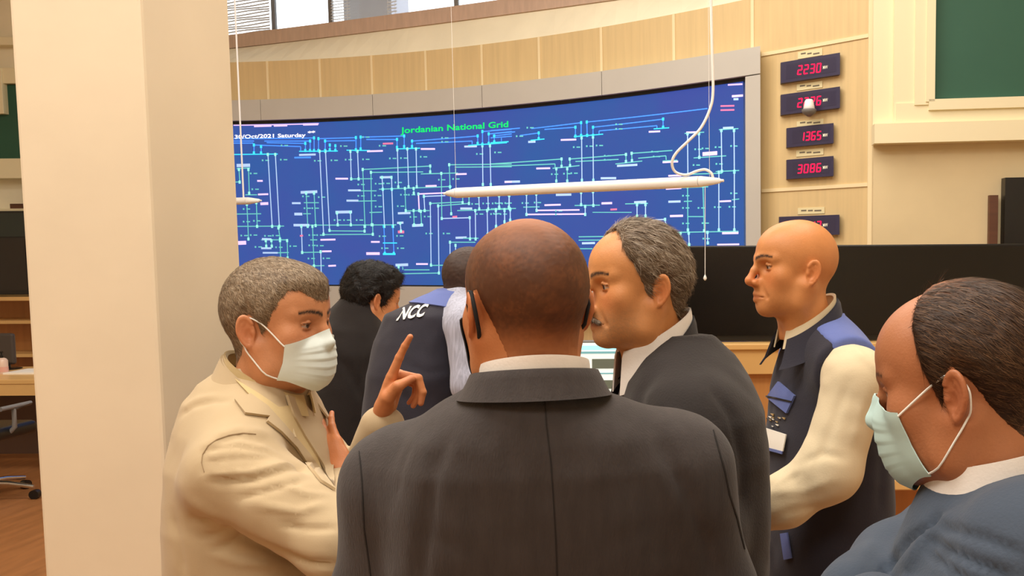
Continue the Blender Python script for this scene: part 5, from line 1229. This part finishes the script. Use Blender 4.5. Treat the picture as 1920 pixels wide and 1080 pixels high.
# ================================================================ pendant lamps
def pendant(pa, Ya, pb, Yb, label, wires, cordpts=None, pull=False, r=.030):
    a, b = P(*pa, Ya), P(*pb, Yb); d = (b - a).normalized(); c = (a + b) / 2
    t = empty('pendant_lamp', tuple(c), label, 'lamp', 'white linear pendant lamps')
    def prof(p0, dr, n=20):
        return [(p0, .008), (p0 + dr * .012, .010), (p0 + dr * .014, .016), (p0 + dr * .10, r)]
    L = (b - a).length; pts = [a + d * .10, a + d * (L - .14)]
    MB().tube(pts, r, 24).build('tube', M_WHITE, t, True)
    for o_, s in ((a, 1), (b, -1)):
        q = prof(Vector(o_), d * s); e = .10 if s > 0 else .14
        q = [(o_, .007), (o_ + d * s * .02, .009), (o_ + d * s * .022, .014), (o_ + d * s * (e - .012), r * .98), (o_ + d * s * (e - .004), r)]
        MB().tube([x for x, _ in q], [y for _, y in q], 24).build('end_cap', M_WHITE, t, True)
    for f, rr in wires:
        q = a + d * (L * f); MB().tube([q + Vector((0, 0, r * .8)), (q.x, q.y, 5.2)], rr, 6).build('suspension_wire', M_WHITE, t)
    if cordpts:
        pp = [P(x, y, yy) for x, y, yy in cordpts]
        cu = []
        for i in range(len(pp) - 1):
            p0, p1, p2, p3 = pp[max(i - 1, 0)], pp[i], pp[i + 1], pp[min(i + 2, len(pp) - 1)]
            for k in range(6):
                u = k / 6; cu.append(.5 * ((2 * p1) + (p2 - p0) * u + (2 * p0 - 5 * p1 + 4 * p2 - p3) * u * u + (3 * p1 - p0 - 3 * p2 + p3) * u ** 3))
        cu.append(pp[-1]); MB().tube(cu, .0075, 8).build('power_cord', M_WHITE, t, True)
    if pull:
        q = P(1322, 350, Yb); e = P(1322, 522, Yb)
        MB().tube([q, e], .002, 6).build('pull_cord', M_WHITE, t)
        MB().lathe([(.002, .02), (.006, .012), (.010, 0), (.006, -.008), (.001, -.012)], e, 14).build('pull_bob', M_WHITE, t, True)
top_ = P(1333, -10, 4.97)
pendant((832, 363), 5.62, (1357, 338.5), 4.98, 'long white tube lamp hanging in front of the blue video wall', [(.05, .0011), (.955, .0011)],
        [(1331, -260, 5.0), (1333, -10, 5.0), (1335, 90, 5.0), (1337, 170, 5.0), (1331, 205, 5.0), (1314, 240, 5.0), (1290, 265, 5.0), (1268, 287, 5.01), (1260, 305, 5.02), (1266, 322, 5.04), (1286, 328, 5.04), (1306, 321, 5.03), (1322, 318, 5.01), (1333, 324, 5.0), (1337, 334, 5.0)], True)
pendant((180, 384), 8.3, (490, 376), 7.75, 'white tube lamp end hanging beside the right edge of the pillar', [(.08, .0018), (.90, .007)])

# ================================================================ screens and desks in the middle and on the right
def P_box(name, px0, px1, y0, y1, Y, depth, m_, parent=None, bevel=.004):
    """upright box whose front face at distance Y covers the given picture rectangle"""
    xm, ym = (px0 + px1) / 2, (y0 + y1) / 2
    X0, X1 = P(px0, ym, Y).x, P(px1, ym, Y).x; za, zb = P(xm, y1, Y).z, P(xm, y0, Y).z
    m = MB(); m.box((X0, Y, za), (X1, Y + depth, zb)); return m.build(name, m_, parent, bevel=bevel)
cm = P(1570, 640, 5.0)
t = empty('wide_screen', (cm.x, 5.0, P(1570, 640, 5.0).z), 'very wide black screen standing behind the bald man', 'screen')
P_box('bezel', 1205, 2010, 459, 638, 5.0, .06, M_BLACK, t, .006)
P_box('glass', 1211, 2004, 464, 628, 4.994, .01, M_BLACKGLOSS, t, 0)
zb = P(1570, 640, 5.0).z
t = empty('console', (cm.x, 5.0, 0), 'light wood console carrying the wide black screen', 'console')
m = MB(); X0, X1 = P(1180, 640, 4.9).x, P(2010, 640, 4.9).x; zc = P(1400, 702, 4.9).z
m.box((X0, 4.88, zb - .03), (X1, 5.4, zb)); m.build('top', M_DESK, t, bevel=.004)
m = MB(); m.box((X0 + .01, 4.90, zc), (X1 - .01, 5.38, zb - .03)); m.build('upper_front', M_DESK, t, bevel=.003)
m = MB(); m.box((X0 + .03, 4.95, 0), (X1 - .03, 5.36, zc)); m.build('lower_front', M_DESKFRONT, t, bevel=.003)
# monitor with white panels
Ym = 4.35; cM = P(1125, 780, Ym)
t = empty('monitor', (cM.x, Ym + .05, .75), 'monitor with white and cyan panels seen under the grey haired man', 'monitor')
P_box('housing', 1040, 1212, 639, 772, Ym, .04, M_GREYPL, t, .004)
E_MW = emi('panel_white', (214, 222, 218), .8); E_MC = emi('panel_cyan', (150, 236, 246), 1.0); E_MG = emi('panel_teal', (110, 160, 166), .7); E_MD = emi('panel_dark', (96, 100, 86), .55)
sc2 = P_box('display', 1044, 1208, 643, 766, Ym - .003, .005, E_MW, t, 0)
for nm, a, b, c_, d_, mm in [('cyan_bar', 1044, 1208, 648, 656, E_MC), ('teal_bar', 1044, 1208, 659, 663, E_MG), ('dark_panel', 1050, 1101, 673, 690, E_MD), ('dark_panel', 1110, 1166, 673, 691, E_MD), ('dark_panel', 1172, 1204, 673, 691, E_MD),
                             ('teal_bar', 1044, 1208, 699, 701.5, E_MG), ('dark_panel', 1050, 1101, 712, 728, E_MD), ('dark_panel', 1110, 1166, 713, 729, E_MD), ('dark_panel', 1172, 1204, 713, 729, E_MD), ('dark_panel', 1050, 1101, 742, 758, E_MD), ('dark_panel', 1110, 1166, 742, 758, E_MD)]:
    P_box(nm, a, b, c_, d_, Ym - .0055, .002, mm, sc2, 0)
m = MB(); zl = P(1125, 772, Ym).z; m.box((cM.x - .03, Ym + .03, .75), (cM.x + .03, Ym + .06, zl + .05)); m.box((cM.x - .12, Ym - .04, .75), (cM.x + .12, Ym + .12, .765)); m.build('stand', M_GREYPL, t)
def desk(x0, x1, y0, y1, label, z=.75, th=.045):
    t = empty('desk', ((x0 + x1) / 2, (y0 + y1) / 2, 0), label, 'desk')
    m = MB(); m.box((x0, y0, z - th), (x1, y1, z)); m.build('desktop', M_DESK, t, bevel=.006)
    m = MB(); m.box((x0 + .05, y0 + .25, .08), (x1 - .05, y0 + .28, z - th)); m.build('front_panel', M_DESKFRONT, t)
    for x in (x0 + .03, x1 - .06):
        m = MB(); m.box((x, y0 + .06, 0), (x + .03, y1 - .05, z - th)); m.build('side_panel', M_DESKFRONT, t)
    return t
desk(P(540, 900, 4.1).x, P(1262, 900, 4.1).x, 4.0, 4.80, 'long light wood desk in the middle carrying the monitor with white panels')
ye = 3.76; desk(P(1560, 905, ye).x, P(1990, 905, ye).x, ye, 4.55, 'light wood desk between the bald man and the masked man on the right')

# ================================================================ things left of the pillar
YB = 9.0
t = empty('black_cabinet_screen', tuple(P(20, 555, YB)), 'big black screen on the shelving far left of the pillar', 'screen')
P_box('bezel', -150, 52, 396, 553, YB, .15, M_BLACK, t); P_box('upper_glass', -146, 49, 400, 444, YB - .01, .02, mat('green_black_glass', (34, 44, 40), .3), t, 0); P_box('lower_glass', -146, 49, 447, 545, YB - .01, .02, mat('brown_black_glass', (34, 26, 22), .3), t, 0)
t = empty('wood_shelving', (P(20, 555, YB).x, YB, 0), 'brown wooden shelving against the far wall left of the pillar', 'shelving')
zt = P(20, 556, YB).z; Xa, Xb = P(-200, 600, YB).x, P(110, 600, YB).x
m = MB(); m.box((Xa, YB - .12, zt - .035), (Xb, YB + .5, zt)); m.build('top_board', M_DESK, t)
m = MB(); z_ = P(20, 600, YB).z; m.box((Xa, YB - .1, z_ - .03), (Xb, YB + .5, z_)); m.build('middle_board', M_DESK, t)
m = MB(); m.box((Xa, YB + .3, 0), (Xb, YB + .5, zt - .035)); m.build('back_panel', M_DESKFRONT, t)
m = MB(); z_ = P(20, 662, YB).z; m.box((Xa, YB - .1, z_ - .03), (Xb, YB + .5, z_)); m.build('lower_board', M_DESK, t)
for px in (-190, 95):
    x = P(px, 600, YB).x; m = MB(); m.box((x, YB - .1, 0), (x + .03, YB + .5, zt - .035)); m.build('side_panel', M_DESKFRONT, t)
Yd = 7.1; xa, xb = P(-260, 712, Yd).x, P(120, 712, Yd).x
t = empty('desk', ((xa + xb) / 2, Yd + .4, 0), 'light wood desk left of the pillar with a bottle and papers on it', 'desk')
zt2 = P(30, 712, Yd).z
m = MB(); m.box((xa, Yd, zt2 - .035), (xb, Yd + .85, zt2)); m.build('desktop', M_DESK, t, bevel=.004)
m = MB(); m.box((xa, Yd + .005, P(30, 742, Yd).z), (xb, Yd + .03, zt2 - .035)); m.build('apron', M_DESK, t)
m = MB(); m.box((xa + .02, Yd + .55, .05), (xb - .02, Yd + .58, zt2 - .04)); m.build('modesty_panel', mat('dark_brown_panel', (92, 68, 54), .5), t)
for x in (xa + .02, xb - .05):
    m = MB(); m.box((x, Yd + .04, 0), (x + .03, Yd + .8, zt2 - .035)); m.build('side_panel', M_DESKFRONT, t)
Yb = 7.45; c = P(5, 700, Yb); c = Vector((c.x, Yb, zt2))
t = empty('sanitizer_bottle', tuple(c), 'small clear bottle with a pinkish label on the desk left of the pillar', 'bottle')
M_CLEAR = mat('clear_plastic', (226, 196, 176), .2, spec=.5)
MB().lathe([(.036, 0), (.040, .01), (.040, .11), (.03, .125), (.016, .132)], c, 20).build('body', M_CLEAR, t, True)
MB().lathe([(.041, .02), (.041, .06)], c, 20).build('label_band', mat('label_pink', (224, 168, 150), .6), t, True)
MB().lathe([(.013, .132), (.013, .15), (.006, .152), (.006, .172), (.014, .174), (.014, .182)], c, 14).build('pump', M_BLACK, t, True)
c = P(42, 690, 7.5); m = MB(); m.box((c.x - .1, 7.42, zt2), (c.x + .2, 7.7, zt2 + .014)); o = m.build('paper_stack', M_PAPER); tag(o, 'stack of white papers on the desk beside the small bottle', 'papers')
c = P(8, 660, 7.75); m = MB(); m.lathe([(.10, 0), (.10, .008), (.02, .012), (.02, .05)], (c.x, 7.78, zt2), 20); 
t = empty('dark_monitor', (c.x, 7.78, zt2), 'back of a small dark monitor on the desk left of the pillar', 'monitor')
m.build('stand', M_BLACK, t); m = MB(); z0_ = zt2 + .04; m.box((c.x - .24, 7.76, z0_), (P(25, 650, 7.76).x, 7.80, P(10, 625, 7.76).z)); m.build('housing', mat('dark_grey_plastic', (66, 58, 54), .5), t, bevel=.02)
# office chair
Yc = 6.35; cx = P(-35, 900, Yc).x
t = empty('office_chair', (cx, Yc, 0), 'black office chair with a chrome star base left of the pillar', 'chair')
MB().tube([(cx, Yc, .10), (cx, Yc, .44)], .028, 14).build('gas_column', M_CHROME, t, True)
for k in range(5):
    a = R(8 + 72 * k); d = Vector((math.cos(a), math.sin(a), 0)); q = Vector((cx, Yc, 0))
    l = MB().tube([q + d * .03 + Vector((0, 0, .125)), q + d * .18 + Vector((0, 0, .115)), q + d * .33 + Vector((0, 0, .085))], [.022, .018, .014], 10).build('base_leg', M_CHROME, t, True)
    e = q + d * .335; s_ = d.cross(Vector((0, 0, 1)))
    MB().tube([e + s_ * -.022 + Vector((0, 0, .032)), e + s_ * .022 + Vector((0, 0, .032))], .032, 16).build('caster', M_BLACK, l, True)
sd = lambda q: np.sqrt((np.maximum(np.abs(q - A(cx, Yc, .48)) - A(.21, .21, .012), 0) ** 2).sum(-1)) - .035
V, Q = nets(sd, (cx - .3, Yc - .3, .40), (cx + .3, Yc + .3, .56), .014); link('seat', nmesh('seat', V, Q), M_BLACK, t)
bd_ = lambda q: np.sqrt((np.maximum(np.abs(q - A(cx, Yc - .25 , .80) + A(0, 1, 0) * (.12 * (q[..., 0:1] - cx) ** 2 * 4)) - A(.19, .008, .22), 0) ** 2).sum(-1)) - .03
V, Q = nets(bd_, (cx - .27, Yc - .4, .52), (cx + .27, Yc - .1, 1.08), .014); link('backrest', nmesh('backrest', V, Q), M_BLACK, t)
MB().tube([(cx, Yc - .05, .45), (cx, Yc - .24, .46), (cx, Yc - .27, .62)], .02, 10).build('back_bracket', M_BLACK, t, True)
for s in (-1, 1):
    MB().tube([(cx + s * .22, Yc - .02, .47), (cx + s * .27, Yc - .02, .52), (cx + s * .27, Yc - .02, .64), (cx + s * .27, Yc + .14, .66), (cx + s * .27, Yc - .14, .66)], .016, 8).build('armrest', M_GREYPL, t, True)
# ================================================================ light
w = bpy.data.worlds.new('world'); SC.world = w; w.use_nodes = True
bg = w.node_tree.nodes['Background']; bg.inputs[0].default_value = (.86, .93, 1, 1); bg.inputs[1].default_value = 3.0
def area(name, loc, size, power, color, rot=(0, 0, 0)):
    l = bpy.data.lights.new(name, 'AREA'); l.shape = 'RECTANGLE'; l.size, l.size_y = size; l.energy = power; l.color = color
    o = bpy.data.objects.new(name, l); COL.objects.link(o); o.location = loc; o.rotation_euler = rot; return o
WARM = (1, .95, .855)
area('ceiling_lamp', (-1.5, 1.2, 5.1), (3.0, 1.2), 130, WARM)
area('ceiling_lamp', (-4.2, 2.0, 5.1), (1.2, 3), 92, WARM)
area('ceiling_lamp', (1.2, 2.6, 5.1), (1.2, 3), 85, WARM)
area('ceiling_lamp', (-2.0, 5.2, 5.1), (5, 1.0), 165, WARM)
area('ceiling_lamp', (-.6, -1.6, 5.1), (4, 1.2), 130, WARM)
SC.view_settings.view_transform = 'Standard'; SC.view_settings.look = 'None'; SC.view_settings.gamma = 1
SC.view_settings.use_curve_mapping = False; SC.view_settings.exposure = 0
